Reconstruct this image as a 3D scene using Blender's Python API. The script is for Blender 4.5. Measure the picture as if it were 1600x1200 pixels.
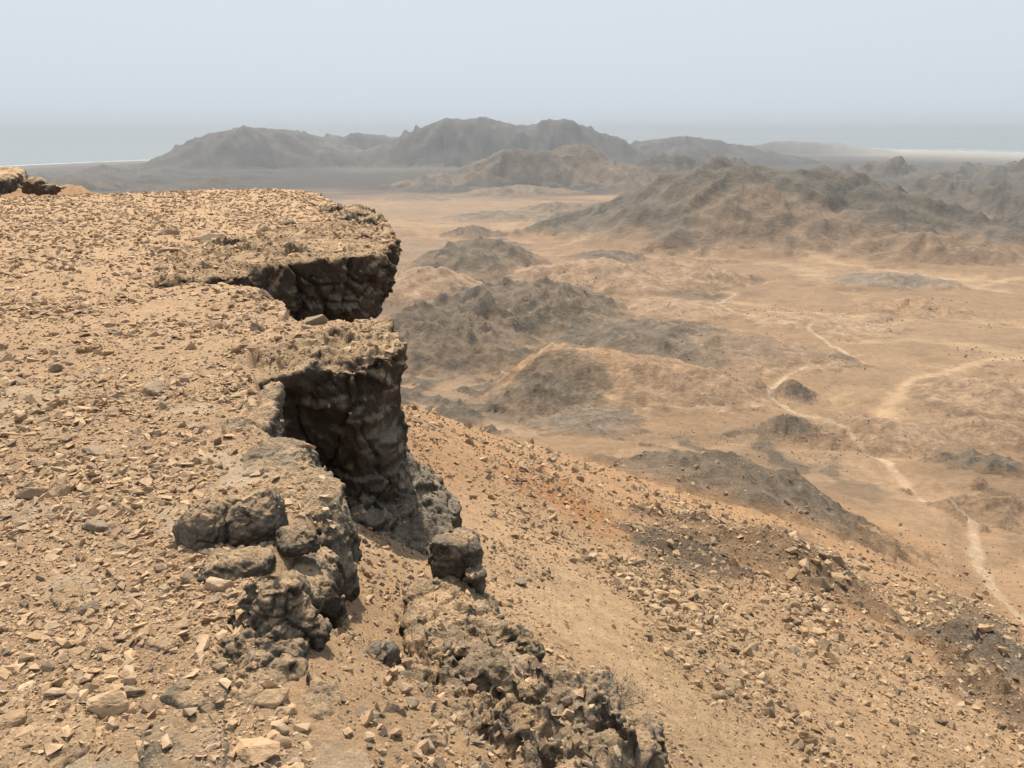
import bpy, bmesh, math, random
import numpy as np
from mathutils import Vector

for _o in list(bpy.data.objects):
    bpy.data.objects.remove(_o)

# ------------------------------------------------------------------ camera, sky, sun, exposure
SC = bpy.context.scene
COL = SC.collection
EYE = 1.8
TH = math.atan((600 - 205) / 1280.0)
CT, ST = math.cos(TH), math.sin(TH)
cam_d = bpy.data.cameras.new('camera')
cam_d.sensor_width = 36.0
cam_d.lens = 36.0 * 1280 / 1600
cam_d.clip_start = 0.05
cam_d.clip_end = 40000
cam = bpy.data.objects.new('camera', cam_d)
cam.location = (0, 0, EYE)
cam.rotation_euler = (math.pi / 2 - TH, 0, 0)
COL.objects.link(cam)
SC.camera = cam

SUN = Vector((-0.13, 0.50, 0.85)).normalized()
wd = bpy.data.worlds.new('World')
SC.world = wd
wd.use_nodes = True
wn = wd.node_tree
for n in list(wn.nodes):
    wn.nodes.remove(n)
w_out = wn.nodes.new('ShaderNodeOutputWorld')
w_sky = wn.nodes.new('ShaderNodeTexSky')
w_sky.sky_type = 'NISHITA'
w_sky.sun_disc = False
w_sky.sun_elevation = math.asin(SUN.z)
w_sky.sun_rotation = math.atan2(SUN.x, SUN.y)
w_sky.air_density = 1.0
w_sky.dust_density = 6.0
w_sky.ozone_density = 1.0
w_bg = wn.nodes.new('ShaderNodeBackground')
w_bg.inputs['Strength'].default_value = 0.05
w_bg2 = wn.nodes.new('ShaderNodeBackground')          # milky dust layer of the sky, the same all the way round
w_bg2.inputs['Color'].default_value = (0.66, 0.742, 0.815, 1)
w_bg2.inputs['Strength'].default_value = 0.78
w_mix = wn.nodes.new('ShaderNodeMixShader')
w_mix.inputs[0].default_value = 0.85
wn.links.new(w_sky.outputs[0], w_bg.inputs['Color'])
wn.links.new(w_bg.outputs[0], w_mix.inputs[1])
wn.links.new(w_bg2.outputs[0], w_mix.inputs[2])
wn.links.new(w_mix.outputs[0], w_out.inputs['Surface'])

sun_d = bpy.data.lights.new('sun', 'SUN')
sun_d.energy = 5.0
sun_d.angle = math.radians(0.6)
sun_d.color = (1.0, 0.91, 0.765)
sun = bpy.data.objects.new('sun', sun_d)
sun.rotation_euler = (-SUN).to_track_quat('-Z', 'Y').to_euler()
sun.location = (0, 0, 60)
COL.objects.link(sun)

SC.view_settings.view_transform = 'Standard'
SC.view_settings.look = 'None'
SC.view_settings.exposure = 0.55
SC.view_settings.gamma = 1.0
SC.view_settings.use_curve_mapping = False
SC.render.engine = 'CYCLES'
SC.cycles.max_bounces = 5
SC.cycles.diffuse_bounces = 3
SC.cycles.glossy_bounces = 2
SC.cycles.volume_bounces = 1
SC.cycles.use_denoising = True
SC.cycles.denoiser = 'OPENIMAGEDENOISE'
HAZE_DENSITY = 0.000175

# ------------------------------------------------------------------ noise in numpy
RS = np.random.RandomState(11)
PERM = np.concatenate([RS.permutation(256)] * 3).astype(np.int32)
GR = RS.normal(size=(256, 3)).astype(np.float32)
GR /= np.linalg.norm(GR, axis=1)[:, None]
AN = RS.rand(256) * 2 * np.pi
G2 = np.stack([np.cos(AN), np.sin(AN)], 1).astype(np.float32)
RV = RS.rand(256, 3).astype(np.float32)


def noise2(x, y, s=0):
    x = np.asarray(x, np.float32) + np.float32(s * 17.37)
    y = np.asarray(y, np.float32) + np.float32(s * 9.71)
    xi = np.floor(x); yi = np.floor(y)
    fx = x - xi; fy = y - yi
    xi = xi.astype(np.int32) & 255; yi = yi.astype(np.int32) & 255
    u = fx * fx * fx * (fx * (fx * 6 - 15) + 10); v = fy * fy * fy * (fy * (fy * 6 - 15) + 10)
    a = PERM[xi] + yi; b = PERM[(xi + 1) & 255] + yi

    def g(h, dx, dy):
        q = G2[PERM[h] & 255]
        return q[..., 0] * dx + q[..., 1] * dy
    n00 = g(a, fx, fy); n10 = g(b, fx - 1, fy); n01 = g(a + 1, fx, fy - 1); n11 = g(b + 1, fx - 1, fy - 1)
    p = n00 + u * (n10 - n00); q = n01 + u * (n11 - n01)
    return (p + v * (q - p)) * 1.45


def noise3(x, y, z, s=0):
    x = np.asarray(x, np.float32) + np.float32(s * 17.37)
    y = np.asarray(y, np.float32) + np.float32(s * 9.71)
    z = np.asarray(z, np.float32) + np.float32(s * 5.13)
    xi = np.floor(x); yi = np.floor(y); zi = np.floor(z)
    fx = x - xi; fy = y - yi; fz = z - zi
    xi = xi.astype(np.int32) & 255; yi = yi.astype(np.int32) & 255; zi = zi.astype(np.int32) & 255
    u = fx * fx * fx * (fx * (fx * 6 - 15) + 10); v = fy * fy * fy * (fy * (fy * 6 - 15) + 10)
    w = fz * fz * fz * (fz * (fz * 6 - 15) + 10)
    a = PERM[xi] + yi; b = PERM[xi + 1] + yi
    aa = PERM[a] + zi; ab = PERM[a + 1] + zi; ba = PERM[b] + zi; bb = PERM[b + 1] + zi

    def g(h, dx, dy, dz):
        q = GR[PERM[h] & 255]
        return q[..., 0] * dx + q[..., 1] * dy + q[..., 2] * dz

    def L(p, q, t):
        return p + t * (q - p)
    r0 = L(L(g(aa, fx, fy, fz), g(ba, fx - 1, fy, fz), u), L(g(ab, fx, fy - 1, fz), g(bb, fx - 1, fy - 1, fz), u), v)
    r1 = L(L(g(aa + 1, fx, fy, fz - 1), g(ba + 1, fx - 1, fy, fz - 1), u), L(g(ab + 1, fx, fy - 1, fz - 1), g(bb + 1, fx - 1, fy - 1, fz - 1), u), v)
    return L(r0, r1, w) * 1.6


def fbm2(x, y, o=4, s=0, gain=0.5):
    r = 0; a = 1.0; t = 0
    for k in range(o):
        r = r + a * noise2(x, y, s + k); t += a
        x, y = (x * 0.8 - y * 0.6) * 2.03, (x * 0.6 + y * 0.8) * 2.03
        a *= gain
    return r / t


def ridged2(x, y, o=5, s=0, gain=0.5):
    r = 0; a = 1.0; t = 0
    for k in range(o):
        n = 1 - np.abs(noise2(x, y, s + k)) * 1.5
        r = r + a * n * n if k == 0 else r + a * n * n * np.clip(r / t, 0, 1)
        t += a
        x, y = (x * 0.8 - y * 0.6) * 2.07, (x * 0.6 + y * 0.8) * 2.07
        a *= gain
    return r / t


def fbm3(x, y, z, o=4, s=0, gain=0.5):
    r = 0; a = 1.0; t = 0
    for k in range(o):
        r = r + a * noise3(x, y, z, s + k); t += a
        x, y, z = (x * 0.8 - y * 0.6) * 2.03, (x * 0.6 + y * 0.8) * 2.03, z * 2.03
        a *= gain
    return r / t


def worley3(x, y, z, s=0):
    """distance to nearest and second nearest scattered point, and a random id of the nearest"""
    x = np.asarray(x, np.float32) + s * 3.7; y = np.asarray(y, np.float32) + s * 5.3; z = np.asarray(z, np.float32) + s * 1.9
    xi = np.floor(x).astype(np.int32); yi = np.floor(y).astype(np.int32); zi = np.floor(z).astype(np.int32)
    f1 = np.full(x.shape, 9.0, np.float32); f2 = f1.copy(); idn = np.zeros(x.shape, np.int32)
    vx = np.zeros(x.shape, np.float32); vy = vx.copy(); vz = vx.copy()
    for dx in (-1, 0, 1):
        for dy in (-1, 0, 1):
            for dz in (-1, 0, 1):
                cx = xi + dx; cy = yi + dy; cz = zi + dz
                h = PERM[PERM[PERM[cx & 255] + (cy & 255)] + (cz & 255)] & 255
                p = RV[h]
                ex = x - cx - p[..., 0]; ey = y - cy - p[..., 1]; ez = z - cz - p[..., 2]
                d = np.sqrt(ex * ex + ey * ey + ez * ez)
                m = d < f1
                f2 = np.where(m, f1, np.minimum(f2, d))
                idn = np.where(m, h, idn); vx = np.where(m, ex, vx); vy = np.where(m, ey, vy); vz = np.where(m, ez, vz)
                f1 = np.where(m, d, f1)
    g = GR[idn]
    facet = vx * g[..., 0] + vy * g[..., 1] + vz * g[..., 2]          # height over a randomly tilted plane in each cell
    return f1, f2, idn, facet


def sstep(a, b, x):
    t = np.clip((x - a) / (b - a), 0, 1)
    return t * t * (3 - 2 * t)


def smax(a, b, k):
    h = np.clip(0.5 + 0.5 * (a - b) / k, 0, 1)
    return b + (a - b) * h + k * h * (1 - h)


def smin(a, b, k):
    return -smax(-a, -b, k)


# ------------------------------------------------------------------ from the photograph's layout to places on the ground
def ray(px, py):
    u = (px - 800) / 1280.0; v = (py - 600) / 1280.0
    return u, CT - v * ST, -ST - v * CT


def at_depth(px, py, t):
    x, y, z = ray(px, py)
    return x * t, y * t, EYE + z * t


def on_level(px, py, z0=0.0):
    x, y, z = ray(px, py)
    t = (z0 - EYE) / z
    return x * t, y * t


def poly_dist(X, Y, P):
    """signed distance to a closed polygon in plan, negative inside"""
    P = np.asarray(P, np.float64)
    d = np.full(X.shape, 1e9); inside = np.zeros(X.shape, bool)
    n = len(P)
    for i in range(n):
        ax, ay = P[i]; bx, by = P[(i + 1) % n]
        ex, ey = bx - ax, by - ay
        wx, wy = X - ax, Y - ay
        t = np.clip((wx * ex + wy * ey) / (ex * ex + ey * ey + 1e-12), 0, 1)
        d = np.minimum(d, (wx - ex * t) ** 2 + (wy - ey * t) ** 2)
        c = ((ay > Y) != (by > Y)) & (X < ex * (Y - ay) / (by - ay + (1e-12 if by == ay else 0)) + ax)
        inside ^= c
    d = np.sqrt(d)
    return np.where(inside, -d, d)


def line_dist(X, Y, P):
    d = np.full(X.shape, 1e9)
    for (ax, ay), (bx, by) in zip(P[:-1], P[1:]):
        ex, ey = bx - ax, by - ay
        t = np.clip(((X - ax) * ex + (Y - ay) * ey) / (ex * ex + ey * ey + 1e-12), 0, 1)
        d = np.minimum(d, np.hypot(X - ax - ex * t, Y - ay - ey * t))
    return d


# edge of the plateau, as seen from near to far, laid on the level ground
EDGE_PX = [(700, 1900), (600, 1400), (540, 1230), (480, 1110), (450, 1040), (430, 950), (410, 905), (420, 860), (470, 810), (490, 770),
           (450, 710), (405, 660), (405, 600), (395, 552), (450, 530), (500, 522), (540, 515), (545, 505), (520, 500), (500, 500), (470, 500),
           (440, 470), (405, 445), (310, 440), (370, 418), (410, 396), (480, 384), (520, 374), (530, 362), (530, 345), (535, 328), (520, 312), (500, 302),
           (470, 296.5), (430, 295), (300, 296), (150, 303), (80, 306), (0, 309), (-200, 315), (-700, 330)]
EDGE = [on_level(*p) for p in EDGE_PX] + [(-40, -6), (1.0, -6)]


def plateau_z(X, Y):
    return 0.05 * fbm2(X * 0.35, Y * 0.35, 3, 3) * np.clip(np.hypot(X, Y) / 6, 0.3, 1)


def edge_d(X, Y):
    d = poly_dist(X, Y, EDGE)
    n = fbm2(X * 1.7, Y * 1.7, 3, 5) * 0.10
    return d + n * np.clip(1.2 - np.abs(d), 0, 1)


def floor_z(X, Y):
    R = np.hypot(X * 0.6, Y)
    f = np.interp(R, [0, 60, 110, 250, 500, 1000, 2000, 3000, 6500], [-46, -52, -58, -74, -87, -95.5, -99.5, -101, -101.3])
    return f


def slope_z(X, Y, d=None):
    pl = 0.13 - 0.42 * X - 0.344 * Y
    cap = -0.9 - 0.55 * np.maximum(0, Y - 24)
    pl = pl + 3.8e-4 * np.minimum(X * X + Y * Y, 150.0 ** 2) * sstep(0.16, 0.40, X / np.maximum(Y, 1.0))
    s = smin(pl, cap, 3.0 + 0 * X)
    s = np.where(Y < 18, pl, s + (pl - s) * sstep(30, 18, Y))
    return s


def gully_lift(X, Y, d):
    return 0.28 * sstep(3.7, 2.3, Y) * sstep(2.3, 0.6, d)


def base_z(X, Y):
    return smax(slope_z(X, Y), floor_z(X, Y), 9.0)


def hit(px, py, it=80):
    """where the sight line through this place of the photograph meets the bare valley"""
    x, y, z = ray(px, py)
    if z > -0.012:
        z = -0.012
    t0 = 3.0
    t = np.exp(np.linspace(math.log(6), math.log(9000), 4000))
    h = EYE + z * t - base_z(x * t, y * t)
    k = int(np.argmax(h < 0))
    t0 = t[k]
    return x * t0, y * t0, t0


# ------------------------------------------------------------------ colours (sun-independent surface colours)
SAND = np.array((0.385, 0.253, 0.152)); SANDL = np.array((0.46, 0.325, 0.205)); SANDP = np.array((0.34, 0.245, 0.172))
ORANGE = np.array((0.37, 0.19, 0.088)); BROWN = np.array((0.215, 0.148, 0.098)); DARK = np.array((0.088, 0.076, 0.062))
GREEN = np.array((0.105, 0.093, 0.076)); GREYB = np.array((0.085, 0.079, 0.075)); GRAVEL = np.array((0.45, 0.345, 0.24))
TAN = np.array((0.49, 0.33, 0.195)); GREY = np.array((0.23, 0.192, 0.146)); VARN = np.array((0.055, 0.043, 0.032))

# hills: name, label, x0, x1, crest x, crest y, foot y, depth ratio, roughness, power, colour, colour reach
HILLS = [
    # far mountains in the haze
    ('mountain', 'hazy far mountain with a rounded left shoulder falling to the sea', 225, 640, 390, 196, 264, 0.5, 0.3, 0.62, GREYB, 1),
    ('mountain', 'long level-topped hazy mountain in the middle of the far range', 540, 960, 730, 186, 262, 0.4, 0.3, 0.55, GREYB, 1),
    ('mountain', 'hazy mountain with one broad domed top beside the level ridge', 740, 1030, 872, 188, 262, 0.55, 0.3, 0.75, GREYB, 1),
    ('mountain', 'low hazy ridge trailing off right of the domed mountain', 900, 1280, 1060, 213, 258, 0.45, 0.3, 0.62, GREYB, 1),
    ('mountain', 'faint low ridge near the surf, palest of the range', 1100, 1410, 1235, 218, 240, 0.3, 0.3, 0.62, GREYB, 1),
    ('mountain', 'faint saddle ridge showing between the two far massifs', 430, 720, 560, 204, 250, 0.4, 0.3, 0.62, GREYB, 1),
    # middle distance, hazy
    ('hill', 'dark craggy hill with twin tops before the level far mountain', 690, 1030, 800, 227, 296, 0.7, 0.45, 0.8, DARK, 1),
    ('hill', 'dark craggy knoll before the domed far mountain', 790, 1020, 900, 225, 296, 0.9, 0.45, 0.9, DARK, 1),
    ('hill', 'dark broken ridge behind the big central hill', 930, 1260, 1030, 240, 292, 0.6, 0.9, 0.8, DARK, 1),
    ('hill', 'small dark pointed hill above the plateau crest', 285, 390, 350, 271, 296, 0.9, 0.5, 1.1, DARK, 1),
    ('hill', 'tiny dark knoll just above the plateau crest', 190, 290, 236, 287, 301, 0.9, 0.6, 1.0, DARK, 1),
    ('hill', 'low grey rise between the headland and the sea', 60, 200, 110, 275, 300, 0.7, 0.8, 0.8, DARK, 1),
    ('hill', 'low grey rise along the coast plain', 90, 300, 170, 263, 278, 0.5, 0.8, 0.8, GREYB, 1),
    ('hill', 'low dark swell on the hazy plain behind the cliff tip', 590, 780, 680, 283, 300, 0.4, 0.6, 0.8, GREYB, 1),
    # dark rugged country on the right
    ('hill', 'dark jagged ridge before the surf', 1280, 1500, 1380, 247, 285, 0.6, 0.95, 0.8, DARK, 1),
    ('hill', 'dark jagged ridge at the far end of the dark country', 1440, 1720, 1560, 250, 285, 0.5, 0.95, 0.8, DARK, 1),
    ('hill', 'dark jagged ridge right behind the big hill', 1330, 1640, 1480, 270, 322, 0.45, 0.95, 0.8, DARK, 1),
    ('hill', 'long dark ridge in front of the jagged country', 1440, 1760, 1580, 294, 340, 0.4, 0.95, 0.8, DARK, 1),
    ('hill', 'brown hill with a long even flank entering from the edge', 1470, 1860, 1690, 268, 400, 0.6, 0.6, 1.0, GREYB, 1),
    # the big central hill
    ('hill', 'big grey-green hill with craggy dark top in the middle', 850, 1540, 1150, 250, 396, 0.75, 0.36, 0.7, GREEN * 0.85, 0.94),
    ('hill', 'right summit of the big grey-green hill', 1110, 1500, 1275, 258, 372, 0.7, 0.36, 0.75, GREEN * 0.85, 0.95),
    ('hill', 'dark crag crowning the left summit of the big hill', 1030, 1240, 1110, 246, 330, 0.9, 0.4, 0.8, DARK * 1.1, 0.95),
    ('hill', 'left spur of the big grey-green hill', 820, 1100, 960, 316, 378, 0.8, 0.6, 0.75, GREEN, 1),
    ('hill', 'brown front spur of the big hill beside pale sand', 1030, 1400, 1180, 356, 402, 0.6, 0.6, 0.7, BROWN * 0.8, 1),
    ('hill', 'brown dark-topped ridge at the foot of the big hill', 1280, 1600, 1440, 364, 416, 0.6, 0.6, 0.7, BROWN * 0.8, 1),
    # valley
    ('hill', 'dark pointed hill standing in pale sand below the cliff tip', 640, 880, 760, 370, 446, 1.5, 0.5, 0.75, DARK, 1),
    ('hill', 'low dark swell behind the dark pointed hill', 690, 800, 740, 352, 372, 0.8, 0.6, 0.9, DARK, 1),
    ('hill', 'smooth orange-brown mound beside the overhanging cliff', 580, 770, 655, 424, 480, 1.3, 0.2, 0.8, BROWN * 1.3, 1),
    ('hill', 'brown boulder-topped hill in the middle of the valley', 800, 1070, 930, 399, 466, 1.3, 0.35, 0.75, BROWN * 1.25, 1),
    ('hill', 'brown knoll beside the boulder-topped hill', 1010, 1170, 1085, 414, 452, 1.2, 0.5, 0.8, BROWN * 1.1, 1),
    ('hill', 'flat dark mound behind the boulder-topped hill', 870, 1030, 940, 390, 415, 0.9, 0.4, 0.9, DARK, 1),
    ('hill', 'dark crumpled outcrop under the boulder-topped hill', 690, 970, 830, 446, 530, 1.8, 0.95, 0.6, DARK, 0.85),
    ('hill', 'dark crumpled outcrop close behind the cliff column', 560, 830, 690, 474, 590, 1.9, 0.95, 0.6, DARK, 0.85),
    ('hill', 'dark crumpled outcrop between the mound and sand', 760, 960, 880, 478, 545, 1.7, 0.95, 0.65, DARK, 0.9),
    ('hill', 'broad dark brown hill behind the orange mound', 860, 1210, 990, 512, 596, 1.5, 0.5, 0.65, DARK * 1.2, 1),
    ('hill', 'long orange mound with dark cliffs on its near flank', 770, 1200, 870, 528, 650, 0.8, 0.3, 0.65, SAND * 0.78, 0.9),
    ('hill', 'dark cliffs on the near flank of the orange mound', 770, 960, 850, 568, 650, 0.9, 0.6, 0.6, DARK * 1.1, 0.8),
    ('hill', 'small sandy pyramid hill alone on the plain', 1340, 1520, 1434, 457, 502, 1.1, 0.12, 1.2, SAND * 0.72, 1),
    ('hill', 'low dark mound on the plain behind the pyramid', 1290, 1510, 1390, 427, 452, 0.7, 0.35, 0.8, DARK * 1.7, 1),
    ('hill', 'tiny sandy rise between the wash and the pyramid', 1180, 1260, 1215, 476, 492, 0.8, 0.2, 1.0, SAND * 0.75, 1),
    ('hill', 'small round dark hill where the dry wash bends', 1195, 1275, 1235, 592, 628, 1.1, 0.4, 0.8, DARK, 1),
    ('hill', 'dark hummock beside the round hill at the bend', 1130, 1215, 1180, 586, 636, 1.6, 0.7, 0.7, DARK, 0.9),
    ('hill', 'low dark patch of rock beside the upper wash', 1250, 1360, 1300, 546, 580, 1.2, 0.4, 0.8, DARK * 1.5, 0.8),
    ('hill', 'broad dark grey-green hill above the slope', 930, 1370, 1140, 664, 790, 1.2, 0.3, 0.7, DARK * 1.25, 0.72),
    ('hill', 'dark end of the grey-green hill facing the wash', 1110, 1370, 1230, 692, 790, 1.2, 0.3, 0.75, DARK * 1.2, 0.7),
    ('hill', 'small dark cone behind the grey-green hill', 1185, 1275, 1225, 655, 692, 1.1, 0.4, 0.9, DARK * 1.1, 1),
    ('hill', 'dark rocky mound across the wash', 1455, 1610, 1540, 703, 750, 1.1, 0.7, 0.7, DARK, 1),
    ('hill', 'brown rock outcrop across the wash with dark ribs', 1460, 1690, 1570, 775, 832, 0.9, 0.7, 0.7, BROWN * 0.8, 0.9),
    ('hill', 'dark rock outcrop on the flank below the slope', 970, 1170, 1040, 760, 850, 1.3, 0.9, 0.7, DARK * 1.2, 0.4),
    ('hill', 'dark stony spur below the slope', 1040, 1440, 1200, 756, 890, 1.0, 0.35, 0.75, SAND * 0.66, 0.6),
    ('hill', 'grey-green bald mound low on the slope', 1400, 1740, 1530, 915, 1040, 1.1, 0.12, 0.9, GREEN * 1.25, 0.6),
    ('hill', 'reddish brown crag low on the slope', 1430, 1780, 1600, 1005, 1120, 0.9, 0.4, 0.8, BROWN * 0.85, 0.4),
    ('hill', 'low brown rise between the orange mound and the dry wash', 940, 1210, 1080, 598, 655, 1.3, 0.4, 0.8, BROWN * 1.25, 0.6),
    ('hill', 'low dark-flecked rise right of the broad dark brown hill', 1060, 1330, 1180, 548, 590, 1.2, 0.5, 0.8, BROWN * 1.1, 0.6),
    ('hill', 'faint brown swell on the plain between the wash and the pyramid', 1150, 1400, 1280, 484, 524, 1.0, 0.35, 0.8, BROWN * 1.45, 0.6),
    ('hill', 'broad brown rise inside the curve of the track', 1420, 1700, 1560, 575, 660, 1.3, 0.4, 0.8, BROWN * 1.3, 0.6),
    ('hill', 'brown rise between the wash and the curving track', 1260, 1480, 1370, 650, 705, 1.0, 0.45, 0.8, BROWN * 1.2, 0.55),
    ('hill', 'low dark ribs at the foot of the orange mound', 820, 1010, 915, 632, 690, 1.2, 0.6, 0.75, DARK * 1.5, 0.6),
    ('hill', 'brown hummocks along the far side of the wash', 1440, 1640, 1530, 640, 700, 1.0, 0.5, 0.8, BROWN * 1.15, 0.55),
    ('hill', 'low brown rise in front of the boulder-topped hill', 960, 1160, 1050, 470, 505, 1.2, 0.5, 0.8, BROWN * 1.2, 0.6),
    ('hill', 'low dark ridge on the hazy plain right behind the far ledge', 600, 790, 690, 268, 296, 0.8, 0.5, 0.8, GREYB, 1),
    ('hill', 'low dark ridge joining the twin-topped hill to the big hill', 860, 1080, 960, 258, 298, 0.8, 0.5, 0.8, DARK, 1),
    ('hill', 'flat dark swell where the pale sand ends', 720, 920, 815, 287, 308, 0.8, 0.5, 0.8, DARK * 1.2, 1),
    ('hill', 'dark hummocks left of the big hill foot', 800, 930, 865, 312, 336, 0.9, 0.6, 0.8, DARK * 1.2, 0.8),
    ('hill', 'thin dark rise on the pale sand near the far ledge', 600, 720, 650, 300, 314, 0.8, 0.5, 0.8, DARK * 1.5, 0.7),
    ('hill', 'dark rubbly rise on the sand left of the big hill', 690, 880, 790, 318, 348, 1.0, 0.5, 0.8, DARK * 1.5, 0.55),
]

# patches of other ground colour: cx, cy, half width, half height, colour, strength
PATCHES = [
    (380, 285, 420, 26, GREYB, 0.95), (800, 285, 420, 22, GREYB, 0.95), (1300, 285, 420, 40, GREYB, 0.95), (1250, 330, 400, 40, GREEN, 0.5),
    (720, 330, 160, 26, SANDP, 0.7), (660, 400, 120, 30, SANDP, 0.8), (1040, 384, 190, 9, SANDL, 0.9), (820, 352, 90, 12, SANDL, 0.5),
    (860, 300, 120, 10, GREYB, 0.6), (880, 332, 70, 16, GREEN, 0.8), (780, 392, 60, 18, DARK, 0.5),
    (800, 490, 170, 60, DARK, 0.95), (700, 540, 150, 60, DARK, 0.95), (620, 480, 60, 30, DARK, 0.6), (900, 460, 90, 18, DARK, 0.7),
    (1090, 465, 60, 14, GREEN, 0.8), (1150, 462, 50, 9, GREEN, 0.5), (1065, 508, 60, 7, DARK, 0.7), (1060, 395, 45, 6, DARK, 0.7), (1170, 438, 30, 7, DARK, 0.8),
    (1130, 410, 60, 6, DARK, 0.6), (1250, 508, 24, 5, DARK, 0.9), (960, 610, 60, 14, DARK, 0.4),
    (830, 640, 130, 26, GREEN * 0.9, 0.7), (1000, 655, 120, 10, SANDL, 0.35), (1480, 530, 160, 60, SANDL, 0.45), (1400, 610, 120, 40, SANDL, 0.5), (1310, 425, 260, 12, SANDL, 0.55),
    (1500, 445, 150, 9, SANDL, 0.6), (1430, 690, 110, 13, DARK, 0.6), (1390, 672, 60, 9, BROWN, 0.6), (1340, 770, 60, 20, DARK * 1.1, 0.6), (1370, 760, 60, 16, DARK, 0.0),
    (1540, 650, 120, 60, BROWN * 1.25, 0.55), (1560, 760, 120, 30, BROWN, 0.6), (1450, 640, 60, 40, SANDL, 0.3), (1300, 560, 80, 30, SAND * 0.8, 0.4), (1520, 600, 70, 40, SAND * 0.75, 0.6),
    (1060, 850, 90, 34, GREEN * 0.85, 0.75), (1250, 850, 110, 26, GREEN * 0.8, 0.6), (1170, 830, 90, 30, BROWN, 0.4), (850, 745, 90, 34, ORANGE, 0.5), (900, 775, 70, 16, ORANGE, 0.6), (930, 800, 60, 30, ORANGE, 0.5), (1075, 925, 30, 9, ORANGE, 0.75), (1330, 1060, 60, 26, ORANGE, 0.6),
    (1280, 1050, 120, 30, BROWN, 0.35), (1520, 950, 90, 40, GREEN, 0.7), (1450, 900, 60, 20, SAND * 0.8, 0.3), (1560, 900, 60, 20, SANDL, 0.4),
    (700, 720, 60, 20, ORANGE, 0.2), (1220, 730, 80, 10, DARK, 0.3), (1000, 690, 60, 14, SAND * 0.9, 0.4),
]
WASH_PX = [(1640, 1000), (1600, 950), (1570, 932), (1548, 900), (1528, 860), (1518, 822), (1490, 798), (1440, 775), (1405, 745), (1362, 706), (1312, 682), (1240, 653), (1200, 632), (1208, 606), (1228, 592), (1262, 580), (1340, 573), (1355, 566), (1325, 550), (1285, 530), (1262, 516), (1275, 508), (1240, 503), (1180, 500), (1140, 490), (1120, 478), (1130, 469), (1150, 462), (1128, 455)]
TRACK_PX = [(1640, 560), (1560, 566), (1500, 574), (1452, 588), (1412, 610), (1388, 636), (1380, 660)]
TRACK2_PX = [(1620, 441), (1500, 437), (1400, 426), (1330, 415), (1270, 402), (1240, 396)]
wash_line = [hit(*p)[:2] for p in WASH_PX]
track_line = [hit(*p)[:2] for p in TRACK_PX]
track2_line = [hit(*p)[:2] for p in TRACK2_PX]

# ------------------------------------------------------------------ the land: one net of faces round the viewpoint, split by what it is
az = np.concatenate([np.linspace(-1.05, -0.66, 20, endpoint=False), np.linspace(-0.66, 0.66, 640), np.linspace(0.66, 1.05, 20)[1:]])
rr = []
r_ = 1.2
while r_ < 6600:
    rr.append(r_)
    k = 0.0095 if r_ < 30 else (0.0125 if r_ < 90 else (0.0060 if r_ < 1400 else (0.006 if r_ < 3300 else 0.02)))
    r_ *= 1 + k
rr = np.array(rr)
NA, NR = len(az), len(rr)
A, R = np.meshgrid(az, rr)
X = (R * np.sin(A)); Y = (R * np.cos(A))
X = X.ravel(); Y = Y.ravel(); Rf = R.ravel()
base = base_z(X, Y)
near = Rf < 60
# broad swells and dunes
far_amp = sstep(60, 200, Rf)
mid_amp = sstep(70, 140, Rf) * sstep(1300, 700, Rf)
wp = fbm2(X / 60, Y / 60, 3, 23)
ero = ridged2(X / 75 + 0.6 * wp, Y / 75 - 0.6 * wp, 5, 25, 0.55)
base = base + mid_amp * (4.4 * (0.45 - ero) + 0.9 * fbm2(X / 12, Y / 12, 4, 27)) * np.clip(0.7 + 1.2 * fbm2(X / 160, Y / 160, 2, 29), 0.12, 1.4)
base = base + far_amp * (1.8 * fbm2(X / 90, Y / 90, 4, 21) + 0.35 * (ridged2(X / 22, Y / 22, 3, 31) - 0.4) + 2.2 * sstep(600, 1500, Rf) * fbm2(X / 220, Y / 220, 4, 41))
slope_mask = sstep(-2, 5, slope_z(X, Y) - floor_z(X, Y))
base = base + slope_mask * sstep(9, 40, Rf) * (0.5 * fbm2(X / 9, Y / 9, 4, 51) + 0.25 * (ridged2((X * 0.63 - Y * 0.77) / 4, (X * 0.77 + Y * 0.63) / 14, 3, 55) - 0.5))
# broken country: low dark ribs of rock breaking through
ROUGH = [(650, 595, 150, 50, 3.0, 16, DARK * 1.3, 0.85), (790, 500, 190, 72, 6.0, 30, DARK, 0.95), (690, 545, 140, 55, 4.0, 20, DARK, 0.95), (870, 500, 90, 30, 3.5, 16, DARK, 0.9), (1020, 552, 140, 34, 3.0, 24, DARK * 1.2, 0.7),
         (1420, 300, 330, 52, 16.0, 130, DARK, 0.9), (1250, 330, 300, 40, 9.0, 90, GREEN, 0.6), (880, 275, 330, 22, 11.0, 150, DARK * 1.1, 0.9), (200, 282, 330, 16, 16.0, 160, GREYB, 0.9),
         (1060, 408, 130, 18, 3.0, 24, BROWN, 0.6), (1110, 440, 90, 14, 2.5, 20, BROWN, 0.6), (900, 345, 90, 20, 6.0, 60, DARK * 1.3, 0.7), (760, 385, 80, 22, 3.0, 40, DARK * 1.2, 0.7),
         (1540, 800, 150, 50, 2.2, 14, BROWN * 0.9, 0.7), (1060, 820, 90, 40, 0.9, 7, DARK * 1.2, 0.75), (1150, 720, 200, 50, 1.2, 16, DARK * 1.15, 0.6), (1570, 1050, 130, 50, 0.7, 5, BROWN * 0.8, 0.7),
         (1320, 690, 60, 30, 0.8, 7, BROWN, 0.5), (1400, 860, 90, 36, 1.0, 8, BROWN * 1.2, 0.5), (1440, 395, 160, 20, 4.0, 30, BROWN * 0.8, 0.7), (850, 600, 90, 34, 2.5, 14, DARK * 1.2, 0.6), (1540, 610, 90, 60, 0.9, 12, BROWN * 1.2, 0.5)]
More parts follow.
